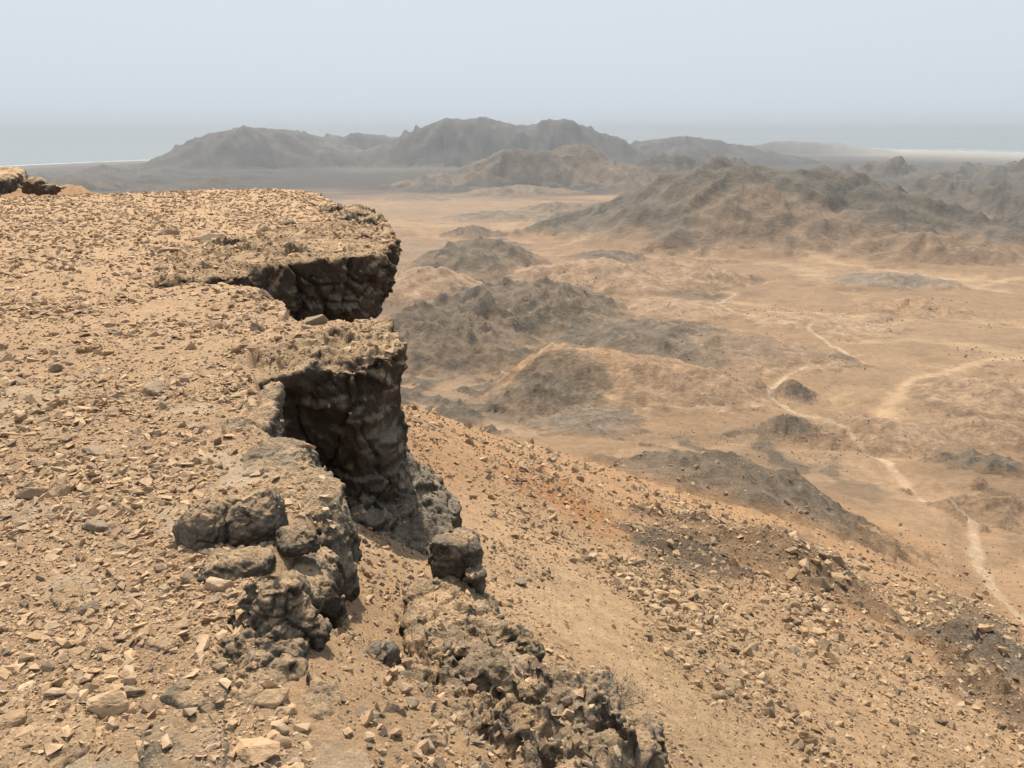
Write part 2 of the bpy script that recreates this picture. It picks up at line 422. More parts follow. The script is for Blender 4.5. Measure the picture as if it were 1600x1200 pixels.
rough_w = np.zeros_like(base); rough_c = np.zeros((len(base), 3))
for ri, (cx, cy, hw, hh, amp, lam, pc, st) in enumerate(ROUGH):
    gx, gy, gt = hit(cx, cy)
    x1_, y1_, _ = hit(cx, cy - hh); x2_, y2_, _ = hit(cx, cy + hh)
    rx = hw / 1280.0 * gt
    ryf = min(max(math.hypot(x1_ - gx, y1_ - gy), 1.0), 5 * rx); ryn = max(math.hypot(x2_ - gx, y2_ - gy), 1.0)
    fa = math.atan2(gx, gy); s = max(rx, ryf) * 1.7
    idx = np.nonzero((np.abs(X - gx) < s) & (np.abs(Y - gy) < s))[0]
    xx = X[idx]; yy = Y[idx]
    a_ = (xx - gx) * math.cos(fa) - (yy - gy) * math.sin(fa); b_ = (xx - gx) * math.sin(fa) + (yy - gy) * math.cos(fa)
    q = np.sqrt((a_ / rx) ** 2 + (b_ / np.where(b_ > 0, ryf, ryn)) ** 2) + 0.6 * fbm2(xx / (rx * 0.4), yy / (rx * 0.4), 5, ri + 400, 0.6)
    w = sstep(1.05, 0.45, q)
    wx_ = fbm2(xx / (lam * 1.4), yy / (lam * 1.4), 3, ri + 440)
    rg = ridged2(xx / lam + 0.5 * wx_, yy / lam + 0.4 * wx_, 6, ri + 470, 0.6)
    base[idx] += amp * w * np.clip(rg * 1.25 - 0.1, 0, 1.2)
    tone = sstep(0.18, 0.50, rg + 0.15 * wx_)
    cw = w * st * (0.30 + 0.70 * tone)
    cl = pc * (1.25 - 0.45 * rg)[:, None]
    rough_c[idx] = rough_c[idx] * (1 - cw)[:, None] + cl * cw[:, None]; rough_w[idx] = rough_w[idx] * (1 - cw) + cw
# hills
Hsum = np.zeros_like(base); label = np.full(base.shape, -1, np.int32); best = np.zeros_like(base)
colw = np.zeros_like(base); hcol = np.zeros((len(base), 3))
hill_top = []
for hi, (nm, lb, x0, x1, cx, yc, yf, ratio, rough, pw, hc, reach) in enumerate(HILLS):
    fx, fy, ft = hit(cx, yf)
    rx = 0.5 * (x1 - x0) / 1280.0 * ft * (1 + 0.25 * ratio * 0.5)
    ry = rx * ratio
    dl = math.hypot(fx, fy)
    ccx, ccy, cct = fx * (1 + ry * 0.85 / dl), fy * (1 + ry * 0.85 / dl), ft * (1 + ry * 0.85 / dl)
    rx *= cct / ft
    # asymmetry of the crest: left and right half widths
    ux = (cx - 800) / 1280.0
    wl = (cx - x0) / (x1 - x0) * 2 * rx; wr = (x1 - cx) / (x1 - x0) * 2 * rx
    zx, zy, zz = ray(cx, yc)
    ztop = EYE + zz * cct
    H = ztop - float(base_z(np.array([ccx]), np.array([ccy]))[0])
    H = max(H, 1.2) * reach
    fa = math.atan2(ccx, ccy)
    dx = X - ccx; dy = Y - ccy
    m = (np.abs(dx) < 1.6 * max(rx, ry) * 1.6) & (np.abs(dy) < 1.6 * max(rx, ry) * 1.6)
    idx = np.nonzero(m)[0]
    if len(idx) == 0:
        continue
    xx = X[idx]; yy = Y[idx]
    a_ = (xx - ccx) * math.cos(fa) - (yy - ccy) * math.sin(fa); b_ = (xx - ccx) * math.sin(fa) + (yy - ccy) * math.cos(fa)
    wl_ = rx * 0.9
    s = max(rx, ry)
    wn_ = fbm2(xx / (s * 0.55), yy / (s * 0.55), 4, hi * 3 + 60)
    wn2 = fbm2(xx / (s * 0.2), yy / (s * 0.2), 4, hi * 3 + 63, 0.55)
    q0 = np.sqrt((a_ / np.where(a_ < 0, wl, wr)) ** 2 + (b_ / ry) ** 2)
    q = q0 + (0.42 * wn_ + 0.16 * wn2) * (0.35 + 0.8 * rough) * sstep(0.0, 0.45, q0)
    ang = np.arctan2(b_, a_ + 1e-6)
    gul = ridged2(np.cos(ang) * 2.3 + 0.5 * wn_ + hi, np.sin(ang) * 2.3 + 0.5 * wn2 + q0 * 0.5, 4, hi * 4 + 300, 0.6)
    prof = np.clip(1 - q, 0, None)
    prof = np.clip(prof / 0.97, 0, 1.15) ** pw if pw >= 1 else np.clip(1 - np.clip(q, 0, 1) ** (1.0 / pw + 0.35), 0, 1)
    lam = max(min(s * 0.5, 200.0), 5.0)
    rg = ridged2(xx / lam + 0.35 * wn_, yy / lam, 6 if s > 25 else 5, hi * 5 + 80, 0.55)
    rg2 = ridged2(xx / (lam * 0.22), yy / (lam * 0.22), 4, hi * 5 + 83, 0.6)
    prof = prof * (0.55 + 0.45 * prof)
    rk = 0.35 + 0.65 * sstep(0.22, 0.62, prof + 0.3 * wn2)
    h = H * prof * (1 + rk * rough * 0.40 * (rg - 0.55)) * (1 + (0.25 + 0.75 * rough) * 0.55 * (gul - 0.55) * sstep(0.1, 0.5, q0)) + (H * 0.11 + 0.018 * s) * rk * rough * np.clip(prof * 5, 0, 1) * (rg2 - 0.45) + 0.10 * H * rough * np.clip(prof * 5, 0, 1) * (rg - 0.5)
    h = np.clip(h, 0, None)
    Hs = Hsum[idx]
    Hsum[idx] = (Hs ** 4 + h ** 4) ** 0.25
    rel = h / H
    win = (h > best[idx]) & (rel > 0.10)
    best[idx] = np.where(h > best[idx], h, best[idx])
    label[idx[win]] = hi
    cn = fbm2(xx / (s * 0.16), yy / (s * 0.16), 4, hi * 2 + 7, 0.6)
    w = sstep(0.04, 0.30, rel + cn * 0.20)
    rockp = sstep(0.10, 0.50, rel + 0.45 * cn + 0.18 * (rg2 - 0.45))[:, None]
    sm_ = 0.12 if hi < 19 else (0.3 if hi < 25 else 0.9)
    skirt = (1 - 0.48 * sm_) * hc + 0.48 * sm_ * BROWN * 1.15
    ww = w * np.clip(0.5 + h / (Hs + 1e-6) * 0.5, 0, 1)
    k = ww > 0.02
    # rock ribs dark, scree between them a little lighter and sandier
    scree = sstep(0.62, 0.32, 0.5 * rg + 0.5 * gul + 0.25 * cn + 0.25 * (rg2 - 0.45))[:, None]
    hx = hc * rockp + skirt * (1 - rockp)
    cc = hx * 0.9 * (1 - 0.55 * scree) + (0.42 * sm_ * SAND + (1 - 0.42 * sm_) * hx * 1.3) * 0.55 * scree
    cc = cc * (0.78 + 0.42 * np.clip(rg2, 0, 1))[:, None]
    cc = cc * (0.82 + 0.5 * np.clip(0.5 + cn, 0, 1))[:, None]
    i2 = idx[k]
    hcol[i2] = hcol[i2] * (1 - ww[k])[:, None] + cc[k] * ww[k][:, None]
    colw[i2] = colw[i2] * (1 - ww[k]) + ww[k]
Z = base + Hsum

# near ground: plateau, broken edge, gully
nm_ = Rf < 75
xn = X[nm_]; yn = Y[nm_]
dn = edge_d(xn, yn)
low = Z[nm_] + 0.34 * np.exp(-np.clip(dn, 0, 9) / 0.55) * sstep(12, 7, yn) + 0.045 * fbm2(xn * 2.2, yn * 2.2, 5, 91) * sstep(30, 8, yn) + 0.02 * fbm2(xn * 9, yn * 9, 3, 95) * sstep(20, 6, yn)
low = low + gully_lift(xn, yn, dn)
low = low - 0.25 * sstep(0.0, 0.3, dn) * sstep(8, 10, yn)
pz = plateau_z(xn, yn) + 0.016 * fbm2(xn * 3.1, yn * 3.1, 4, 97) + 0.006 * fbm2(xn * 14, yn * 14, 3, 99)
zr_ = -2.25 - 0.5 * np.maximum(0, xn + 34) - 0.35 * np.maximum(0, yn - 66) + 0.5 * fbm2(xn / 2.0, yn / 2.0, 5, 93, 0.6)
low = np.where((xn < -14) & (yn > 23), np.maximum(low, zr_), low)
k = sstep(-0.05, 0.22 + 0.45 * sstep(2.9, 2.2, yn), dn)
low = np.where(dn < 2.2, np.minimum(low, pz - 0.10 - 0.16 * np.clip(dn, 0, 3)), low)
zz = pz * (1 - k) + low * k
Z[nm_] = zz
plate = np.zeros(len(X), bool); plate[np.nonzero(nm_)[0]] = dn < 0.08
gully = np.zeros(len(X), bool); gully[np.nonzero(nm_)[0]] = (dn >= 0.08) & (dn < 1.6) & (yn < 8.5)
# the coast
U = X / np.maximum(Y, 1)
ycoast = np.interp(U, [-1.2, -0.9, -0.66, -0.43, -0.2, 0.2, 0.42, 0.66, 0.9, 1.2], [1700, 2050, 2330, 3050, 4600, 6300, 4900, 4050, 3500, 3000])
ycoast = ycoast * (1 + 0.03 * fbm2(U * 9, U * 0 + 2, 4, 5))
SEA_Z = -102.0
sea_in = sstep(0, 260, Y - ycoast)
Z = Z * (1 - sea_in) + (np.minimum(Z, SEA_Z) - 8) * sea_in
Z = np.where((sea_in <= 0) & (Rf > 900), np.maximum(Z, SEA_Z + 0.4), Z)

# --- ground colours
n1 = fbm2(X / 60, Y / 60, 5, 101); n2 = fbm2(X / 7, Y / 7, 5, 111); n3 = fbm2(X / 240, Y / 80, 4, 121)
C = SAND[None] * (1 + 0.10 * n1 + 0.10 * n2)[:, None]
t = np.clip(0.35 * sstep(0.0, 0.5, n3) + 0.0, 0, 1)[:, None]
C = C * (1 - t) + SANDL * t
t = (0.55 * sstep(0.05, 0.5, fbm2(X / 45, Y / 45, 5, 131)) * sstep(80, 160, Rf))[:, None]
C = C * (1 - t) + SAND * 0.62 * t
dr = ridged2(X / 38 + 0.5 * n1, Y / 38 + 0.5 * n2 * 0.3, 4, 135, 0.55)
t = (0.45 * sstep(0.50, 0.78, dr) * sstep(70, 130, Rf))[:, None]
C = C * (1 - t) + BROWN * 1.15 * t
t = (0.65 * sstep(0.02, 0.5, fbm2(X / 14, Y / 14, 5, 137, 0.65)) * sstep(60, 120, Rf))[:, None]
C = C * (1 - t) + SAND * 0.6 * t
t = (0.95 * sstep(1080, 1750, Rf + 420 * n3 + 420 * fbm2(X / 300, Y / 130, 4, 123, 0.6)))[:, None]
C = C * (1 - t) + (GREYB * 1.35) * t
for pi_, (cx, cy, hw, hh, pc, st) in enumerate(PATCHES):
    gx, gy, gt = hit(cx, cy)
    x1_, y1_, _ = hit(cx, cy - hh); x2_, y2_, _ = hit(cx, cy + hh)
    rx = hw / 1280.0 * gt
    ryf = max(math.hypot(x1_ - gx, y1_ - gy), 1.0); ryn = max(math.hypot(x2_ - gx, y2_ - gy), 1.0)
    ryf = min(ryf, 6 * rx)
    fa = math.atan2(gx, gy)
    s = max(rx, ryf) * 1.5
    idx = np.nonzero((np.abs(X - gx) < s) & (np.abs(Y - gy) < s))[0]
    xx = X[idx] - gx; yy = Y[idx] - gy
    a_ = xx * math.cos(fa) - yy * math.sin(fa); b_ = xx * math.sin(fa) + yy * math.cos(fa)
    q = np.sqrt((a_ / rx) ** 2 + (b_ / np.where(b_ > 0, ryf, ryn)) ** 2)
    lam = max(min(rx, ryf) * 0.5, 0.6)
    q = q + 0.55 * fbm2(X[idx] / lam, Y[idx] / lam, 5, pi_ + 140, 0.6)
    w = (st * sstep(1.0, 0.55, q))[:, None]
    C[idx] = C[idx] * (1 - w) + pc * w * (0.9 + 0.25 * fbm2(X[idx] / lam * 3, Y[idx] / lam * 3, 3, 9))[:, None] + 0
t = (0.55 * sstep(0.50, 0.28, ero + 0.1 * n2) * mid_amp)[:, None]  # brown lag gravel on ridges, also painting in relief shading the high sun lacks
C = C * (1 - t) + np.array((0.25, 0.162, 0.10)) * t
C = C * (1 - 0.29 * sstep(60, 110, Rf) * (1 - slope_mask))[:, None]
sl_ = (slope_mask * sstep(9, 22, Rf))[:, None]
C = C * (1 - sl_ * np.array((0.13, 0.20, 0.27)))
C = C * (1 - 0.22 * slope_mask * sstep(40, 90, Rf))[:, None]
C = C * (1 - rough_w)[:, None] + rough_c
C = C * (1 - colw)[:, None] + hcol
# steep dark rock shows through on the slopes of the broken country, dry channels
wd_ = np.full(len(X), 1e9); mid = (Rf > 60) & (Rf < 900)
wd_[mid] = line_dist(X[mid], Y[mid], wash_line)
jag = fbm2(X / 6, Y / 6, 4, 151)
wash_w = 0.85 + 0.7 * fbm2(X / 25, Y / 25, 2, 155)
w = (0.72 + 0.25 * fbm2(X / 18, Y / 18, 3, 157)) * sstep(1.45, 0.5, wd_ / wash_w + 1.0 * jag)
Z = Z - 0.7 * sstep(2.2, 0.6, wd_ / 2.0)
w = w * (0.86 + 0.14 * sstep(150, 260, Rf))
C = C * (1 - w)[:, None] + GRAVEL * (0.95 + 0.2 * jag)[:, None] * w[:, None]
wb = 0.55 * sstep(7, 2, wd_ + 4 * jag) * (1 - w)
C = C * (1 - wb)[:, None] + SAND * 0.68 * wb[:, None]
td = np.full(len(X), 1e9); td[mid] = line_dist(X[mid], Y[mid], track_line)
w = 0.38 * sstep(3.6, 0.6, td + 4 * jag)
C = C * (1 - w)[:, None] + SANDL * w[:, None]
td2 = np.full(len(X), 1e9); td2[mid] = line_dist(X[mid], Y[mid], track2_line)
w2 = 0.3 * sstep(9, 1, td2 + 5 * jag)
C = C * (1 - w2)[:, None] + SANDL * w2[:, None]
# the near ground
i_n = np.nonzero(nm_)[0]
pn = fbm2(xn * 0.8, yn * 0.8, 4, 161); pn2 = fbm2(xn * 6, yn * 6, 4, 171)
pc = np.array((0.43, 0.285, 0.172)) * (1 + 0.13 * pn + 0.12 * pn2)[:, None]
slab = sstep(0.16, 0.40, fbm2(xn * 1.6, yn * 1.6, 5, 181)) * sstep(9, 4, yn)
pc = pc * (1 - 0.5 * slab)[:, None] + np.array((0.50, 0.43, 0.33)) * 0.5 * slab[:, None]
gc = np.array((0.41, 0.27, 0.158)) * (1 + 0.15 * pn + 0.15 * pn2)[:, None]
chute = sstep(0.75, 0.2, np.abs(poly_dist(xn, yn, EDGE) - 2.3 + 0.45 * pn)) * sstep(14, 8, yn)
gc = gc * (1 - 0.7 * chute)[:, None] + np.array((0.47, 0.325, 0.195)) * 0.7 * chute[:, None]
t = (sstep(7, 14, np.hypot(xn, yn)) * (dn > 0.2))[:, None]
gc = gc * (1 - t) + C[i_n] * t
C[i_n] = np.where((dn < 0.1)[:, None], pc, gc)
# beach sand
bw = sstep(300 + 1500 * sstep(0.1, 0.35, U), 60, ycoast - Y) * (0.15 + 0.6 * sstep(-0.2, 0.25, U)) * (Rf > 1200)
C = C * (1 - bw)[:, None] + np.array((0.46, 0.42, 0.37)) * bw[:, None]
C = np.clip(C, 0.02, 0.85)

# region of every face
reg = np.full(len(X), 1, np.int32)                    # 1 valley floor
reg[slope_mask > 0.35] = 2                            # 2 talus slope
reg[(rough_w > 0.42)] = 7                             # 7 broken dark ground
reg[(wd_ < wash_w)] = 3                               # 3 dry wash
reg[(td < 3.0)] = 4                                   # 4 track
reg[(td2 < 6.0)] = 5
reg[label >= 0] = 10 + label[label >= 0]
reg[gully] = 6
reg[plate] = 0
I = np.arange(NR * NA).reshape(NR, NA)
quads = np.stack([I[:-1, :-1], I[:-1, 1:], I[1:, 1:], I[1:, :-1]], -1).reshape(-1, 4)[:, ::-1]
ii_, jj_ = np.meshgrid(np.arange(NR - 1), np.arange(NA - 1), indexing='ij')
i0 = int(np.searchsorted(rr, 66)) // 4 * 4; i1 = int(np.searchsorted(rr, 680)) // 4 * 4; j1 = int(np.searchsorted(az, -0.24)) // 4 * 4
hid = ((ii_ >= i0) & (ii_ < i1) & (jj_ < j1)).ravel()
i0 += 12
hid = ((ii_ >= i0) & (ii_ < i1) & (jj_ < j1)).ravel()
B = I[i0 - 4:i1 + 5:4, 0:j1 + 5:4]
coarse = np.stack([B[:-1, :-1], B[:-1, 1:], B[1:, 1:], B[1:, :-1]], -1).reshape(-1, 4)[:, ::-1]
quads = np.concatenate([quads[~hid], coarse])
qreg = reg[quads[:, 0]]
V = np.stack([X, Y, Z], 1)


def link(o):
    COL.objects.link(o)
    return o


def mesh_from(name, V, F, mat, col=None, smooth=True):
    V = np.ascontiguousarray(V, np.float32); F = np.ascontiguousarray(F, np.int32)
    n = F.shape[1]
    me = bpy.data.meshes.new(name)
    me.vertices.add(len(V)); me.vertices.foreach_set('co', V.ravel())
    me.loops.add(F.size); me.loops.foreach_set('vertex_index', F.ravel())
    me.polygons.add(len(F)); me.polygons.foreach_set('loop_start', np.arange(len(F), dtype=np.int32) * n)
    try:
        me.polygons.foreach_set('loop_total', np.full(len(F), n, np.int32))
    except Exception:
        pass
    me.polygons.foreach_set('use_smooth', np.full(len(F), smooth, bool))
    if col is not None:
        at = me.color_attributes.new('Col', 'FLOAT_COLOR', 'POINT')
        c4 = np.ones((len(V), 4), np.float32); c4[:, :3] = col
        at.data.foreach_set('color', c4.ravel())
    me.update(calc_edges=True)
    if mat:
        me.materials.append(mat)
    return me


def tag(o, label=None, cat=None, group=None, kind=None):
    if label: o['label'] = label
    if cat: o['category'] = cat
    if group: o['group'] = group
    if kind: o['kind'] = kind
    return o


# ------------------------------------------------------------------ materials
def node_mat(name, rough=0.95):
    m = bpy.data.materials.new(name); m.use_nodes = True
    nt = m.node_tree
    b = nt.nodes['Principled BSDF']
    b.inputs['Roughness'].default_value = rough
    b.inputs['Specular IOR Level'].default_value = 0.15
    return m, nt, b


def nz(nt, scale, detail=6, rough=0.6, vec=None, typ='NOISE'):
    if typ == 'VOR':
        n = nt.nodes.new('ShaderNodeTexVoronoi')
        n.inputs['Scale'].default_value = scale
    else:
        n = nt.nodes.new('ShaderNodeTexNoise')
        n.inputs['Scale'].default_value = scale; n.inputs['Detail'].default_value = detail; n.inputs['Roughness'].default_value = rough
    nt.links.new(vec, n.inputs['Vector'])
    return n


def rng(nt, sock, a, b, c, d):
    n = nt.nodes.new('ShaderNodeMapRange')
    n.inputs[1].default_value = a; n.inputs[2].default_value = b; n.inputs[3].default_value = c; n.inputs[4].default_value = d
    nt.links.new(sock, n.inputs[0])
    return n.outputs[0]


def mul_col(nt, col, fac):
    n = nt.nodes.new('ShaderNodeVectorMath'); n.operation = 'SCALE'
    nt.links.new(col, n.inputs[0]); nt.links.new(fac, n.inputs['Scale'])
    return n.outputs[0]


def mixc(nt, fac, a, b):
    n = nt.nodes.new('ShaderNodeMix'); n.data_type = 'RGBA'
    nt.links.new(fac, n.inputs[0])
    for s, v in ((n.inputs[6], a), (n.inputs[7], b)):
        if isinstance(v, tuple): s.default_value = (*v, 1)
        else: nt.links.new(v, s)
    return n.outputs[2]


def bump(nt, h, dist, strength=1.0, nrm=None):
    n = nt.nodes.new('ShaderNodeBump')
    n.inputs['Strength'].default_value = strength; n.inputs['Distance'].default_value = dist
    nt.links.new(h, n.inputs['Height'])
    if nrm is not None: nt.links.new(nrm, n.inputs['Normal'])
    return n.outputs[0]


def attr(nt):
    n = nt.nodes.new('ShaderNodeAttribute'); n.attribute_name = 'Col'
    return n.outputs['Color']


def land_mat(name, scales, cvar, bumps, speck=None):
    m, nt, b = node_mat(name)
    g = nt.nodes.new('ShaderNodeNewGeometry').outputs['Position']
    c = attr(nt)
    for sc, amp in zip(scales, cvar):
        n = nz(nt, sc, 8, 0.65, g)
        c = mul_col(nt, c, rng(nt, n.outputs['Fac'], 0.3, 0.7, 1 - amp, 1 + amp))
    if speck:
        for sc, thr, colr, st in speck:
            v = nz(nt, sc, vec=g, typ='VOR')
            big = nz(nt, sc * 0.06, 4, 0.6, g)
            mn = nt.nodes.new('ShaderNodeMath'); mn.operation = 'MULTIPLY'
            nt.links.new(rng(nt, v.outputs['Distance'], thr * 0.55, thr, st, 0), mn.inputs[0])
            nt.links.new(rng(nt, big.outputs['Fac'], 0.42, 0.62, 0.15, 1), mn.inputs[1])
            c = mixc(nt, mn.outputs[0], c, colr)
    nt.links.new(c, b.inputs['Base Color'])
    nrm = None
    for sc, dist, st in bumps:
        n = nz(nt, sc, 10, 0.68, g)
        nrm = bump(nt, n.outputs['Fac'], dist, st, nrm)
    nt.links.new(nrm, b.inputs['Normal'])
    return m


M_near = land_mat('stony_sand', (3.0, 28.0, 140.0), (0.12, 0.2, 0.25), ((9.0, 0.05, 0.8), (60.0, 0.03, 1.0)),
                  speck=((55.0, 0.30, (0.30, 0.2, 0.12), 0.5), (38.0, 0.26, (0.52, 0.40, 0.27), 0.6)))
M_talus = land_mat('talus_sand', (0.35, 2.2, 14.0), (0.12, 0.16, 0.18), ((1.4, 0.35, 0.8), (12.0, 0.07, 0.8)),
                   speck=((4.2, 0.28, (0.13, 0.095, 0.062), 0.7), (7.5, 0.26, (0.46, 0.345, 0.23), 0.6), (1.7, 0.2, (0.15, 0.11, 0.075), 0.5)))
M_far = land_mat('desert_ground', (0.02, 0.11, 0.6), (0.09, 0.14, 0.16), ((0.07, 3.0, 0.55), (0.5, 0.7, 0.7)),
                 speck=((0.42, 0.22, (0.14, 0.11, 0.085), 0.55), (0.9, 0.2, (0.16, 0.125, 0.09), 0.5)))
M_hill = land_mat('weathered_rock', (0.03, 0.16, 0.9), (0.10, 0.20, 0.22), ((0.06, 5.0, 0.7), (0.35, 1.6, 0.8), (1.5, 0.4, 0.6)))


def rock_mat(name, sc=1.0, tanamt=0.5, grey=0.0):
    m, nt, b = node_mat(name, 0.9)
    g = nt.nodes.new('ShaderNodeNewGeometry').outputs['Position']
    c = attr(nt)
    n4 = nz(nt, 4.5 * sc, 10, 0.72, g)
    c = mixc(nt, rng(nt, n4.outputs['Fac'], 0.46, 0.58, 0, grey), c, (0.245, 0.208, 0.16))
    n1 = nz(nt, 7 * sc, 10, 0.7, g)
    c = mixc(nt, rng(nt, n1.outputs['Fac'], 0.58, 0.72, 0, tanamt), c, (0.43, 0.31, 0.19))
    n2 = nz(nt, 16 * sc, 8, 0.7, g)
    c = mixc(nt, rng(nt, n2.outputs['Fac'], 0.57, 0.68, 0, 0.65), c, (0.085, 0.07, 0.054))
    v = nz(nt, 60 * sc, vec=g, typ='VOR')
    c = mixc(nt, rng(nt, v.outputs['Distance'], 0.12, 0.3, 0.4, 0), c, (0.09, 0.072, 0.056))
    n3 = nz(nt, 55 * sc, 8, 0.7, g)
    c = mul_col(nt, c, rng(nt, n3.outputs['Fac'], 0.3, 0.7, 0.68, 1.32))
    nt.links.new(c, b.inputs['Base Color'])
    nrm = bump(nt, n1.outputs['Fac'], 0.07 / sc, 0.8)
    nrm = bump(nt, n2.outputs['Fac'], 0.035 / sc, 0.9, nrm)
    nrm = bump(nt, v.outputs['Distance'], 0.012 / sc, 0.7, nrm)
    nrm = bump(nt, n3.outputs['Fac'], 0.012 / sc, 0.9, nrm)
    nt.links.new(nrm, b.inputs['Normal'])
    return m


M_rock = rock_mat('limestone', 1.0, 0.22)
M_grey = rock_mat('grey_limestone', 1.0, 0.5, 0.5)
M_rockfar = rock_mat('limestone_ledge', 0.6, 0.14)


def stone_mat(name, cols, sc=30.0):
    m, nt, b = node_mat(name, 0.92)
    tc = nt.nodes.new('ShaderNodeTexCoord').outputs['Object']
    g = nt.nodes.new('ShaderNodeNewGeometry')
    oi = nt.nodes.new('ShaderNodeObjectInfo')
    ad = nt.nodes.new('ShaderNodeMath'); ad.operation = 'ADD'
    nt.links.new(oi.outputs['Random'], ad.inputs[0]); nt.links.new(g.outputs['Random Per Island'], ad.inputs[1])
    fr = nt.nodes.new('ShaderNodeMath'); fr.operation = 'FRACT'
    nt.links.new(ad.outputs[0], fr.inputs[0])
    cr = nt.nodes.new('ShaderNodeValToRGB')
    el = cr.color_ramp.elements
    el[0].position = 0.0; el[0].color = (*cols[0], 1); el[1].position = 1.0; el[1].color = (*cols[-1], 1)
    for i, cc in enumerate(cols[1:-1]):
        e = el.new((i + 1) / (len(cols) - 1)); e.color = (*cc, 1)
    nt.links.new(fr.outputs[0], cr.inputs[0])
    n = nz(nt, sc, 8, 0.7, g.outputs['Position'])
    c = mul_col(nt, cr.outputs[0], rng(nt, n.outputs['Fac'], 0.3, 0.7, 0.78, 1.22))
    n2 = nz(nt, sc * 0.35, 6, 0.65, g.outputs['Position'])
    c = mixc(nt, rng(nt, n2.outputs['Fac'], 0.57, 0.70, 0, 0.35), c, (0.26, 0.21, 0.16))
    nt.links.new(c, b.inputs['Base Color'])
    nt.links.new(bump(nt, n.outputs['Fac'], 0.5 / sc, 0.7), b.inputs['Normal'])
    return m


STONE_COLS = [(0.455, 0.305, 0.185), (0.36, 0.237, 0.14), (0.49, 0.35, 0.225), (0.30, 0.20, 0.125), (0.46, 0.315, 0.19), (0.18, 0.133, 0.095), (0.40, 0.267, 0.157), (0.26, 0.195, 0.138), (0.43, 0.305, 0.20)]
TAL_COLS = [(0.41, 0.285, 0.175), (0.32, 0.215, 0.127), (0.47, 0.345, 0.225), (0.22, 0.157, 0.102), (0.42, 0.30, 0.185), (0.12, 0.092, 0.066), (0.36, 0.24, 0.135), (0.16, 0.12, 0.083)]
M_stone = stone_mat('limestone_chip', STONE_COLS, 45)
M_tstone = stone_mat('talus_stone_surface', TAL_COLS, 12)
M_dstone = stone_mat('dark_stone_surface', [(0.15, 0.112, 0.08), (0.24, 0.185, 0.13), (0.10, 0.078, 0.058)], 45)


# --- pieces of land
def sub(ids, name, mat, label=None, kind='structure', cat=None):
    q = quads[np.isin(qreg, ids)]
    if len(q) == 0:
        return None
    u, inv = np.unique(q, return_inverse=True)
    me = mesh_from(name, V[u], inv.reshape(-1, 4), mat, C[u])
    o = link(bpy.data.objects.new(name, me))
    tag(o, label, cat, None, kind)
    return o


sub([0], 'plateau', M_near, 'flat stony limestone plateau ending in a broken cliff edge')
sub([6], 'gully_floor', M_near, 'sandy gully floor at the foot of the cliff edge')
sub([2], 'talus_slope', M_talus, 'long stony slope falling from the cliff to the valley')
sub([1], 'valley_floor', M_far, 'wide sandy desert valley floor')
sub([7], 'rocky_ground', M_hill, 'low dark ribs of broken rock breaking through the valley sand')
sub([3], 'dry_wash', M_far, 'pale gravel bed of a dry stream winding through the valley')
sub([4], 'track', M_far, 'pale vehicle track curving over the sand')
sub([5], 'sand_strip', M_far, 'pale strip of sand along the foot of the big hill')
for hi, h in enumerate(HILLS):
    sub([10 + hi], h[0], M_hill, h[1])

# ------------------------------------------------------------------ sea and surf
sm, nt, b = node_mat('sea_water', 0.25)
b.inputs['Specular IOR Level'].default_value = 0.4
g = nt.nodes.new('ShaderNodeNewGeometry').outputs['Position']
n = nz(nt, 0.004, 5, 0.6, g)
cc = mixc(nt, n.outputs['Fac'], (0.13, 0.16, 0.17), (0.165, 0.20, 0.21))
nt.links.new(cc, b.inputs['Base Color'])
n = nz(nt, 0.06, 8, 0.7, g)
nt.links.new(bump(nt, n.outputs['Fac'], 1.5, 0.5), b.inputs['Normal'])
SV = np.array([(-11000, -200, SEA_Z), (11000, -200, SEA_Z), (11000, 15000, SEA_Z), (-11000, 15000, SEA_Z)], float)
o = link(bpy.data.objects.new('sea', mesh_from('sea', SV, np.array([[0, 1, 2, 3]]), sm)))
tag(o, 'pale green sea fading into haze', None, None, 'structure')
fm, nt, b = node_mat('sea_foam', 0.8)
b.inputs['Base Color'].default_value = (0.66, 0.68, 0.68, 1)


def surf(u0, u1, off, wid, n, seed):
    us = np.linspace(u0, u1, n)
    yc = np.interp(us, [-1.2, -0.9, -0.66, -0.43, -0.2, 0.2, 0.42, 0.66, 0.9, 1.2], [1700, 2050, 2330, 3050, 4600, 6300, 4900, 4050, 3500, 3000]) * (1 + 0.03 * fbm2(us * 9, us * 0 + 2, 4, 5))
    a = yc + 90 + off + 40 * fbm2(us * 40, us * 0, 3, seed)
    w_ = wid * np.clip(0.6 + 1.2 * fbm2(us * 70, us * 0 + 1, 3, seed + 3), 0.1, 2)
    v = np.concatenate([np.stack([us * (a - w_), a - w_, us * 0 + SEA_Z + 0.25], 1), np.stack([us * a, a, us * 0 + SEA_Z + 0.9], 1), np.stack([us * (a + w_), a + w_, us * 0 + SEA_Z + 0.25], 1)])
    f = []
    for i in range(n - 1):
        f += [(i, i + 1, n + i + 1, n + i), (n + i, n + i + 1, 2 * n + i + 1, 2 * n + i)]
    return v, np.array(f)


for u0, u1, off, wid, lb in ((-0.7, -0.42, 30, 10, 'thin white surf line along the coast by the mountain'), (0.36, 0.75, 0, 60, 'inner band of white surf along the hazy beach'), (0.40, 0.75, 330, 40, 'outer band of white breakers off the hazy beach')):
    v, f = surf(u0, u1, off, wid, 160, 7)
    o = link(bpy.data.objects.new('surf', mesh_from('surf', v, f, fm)))
    tag(o, lb, None, None, 'stuff')


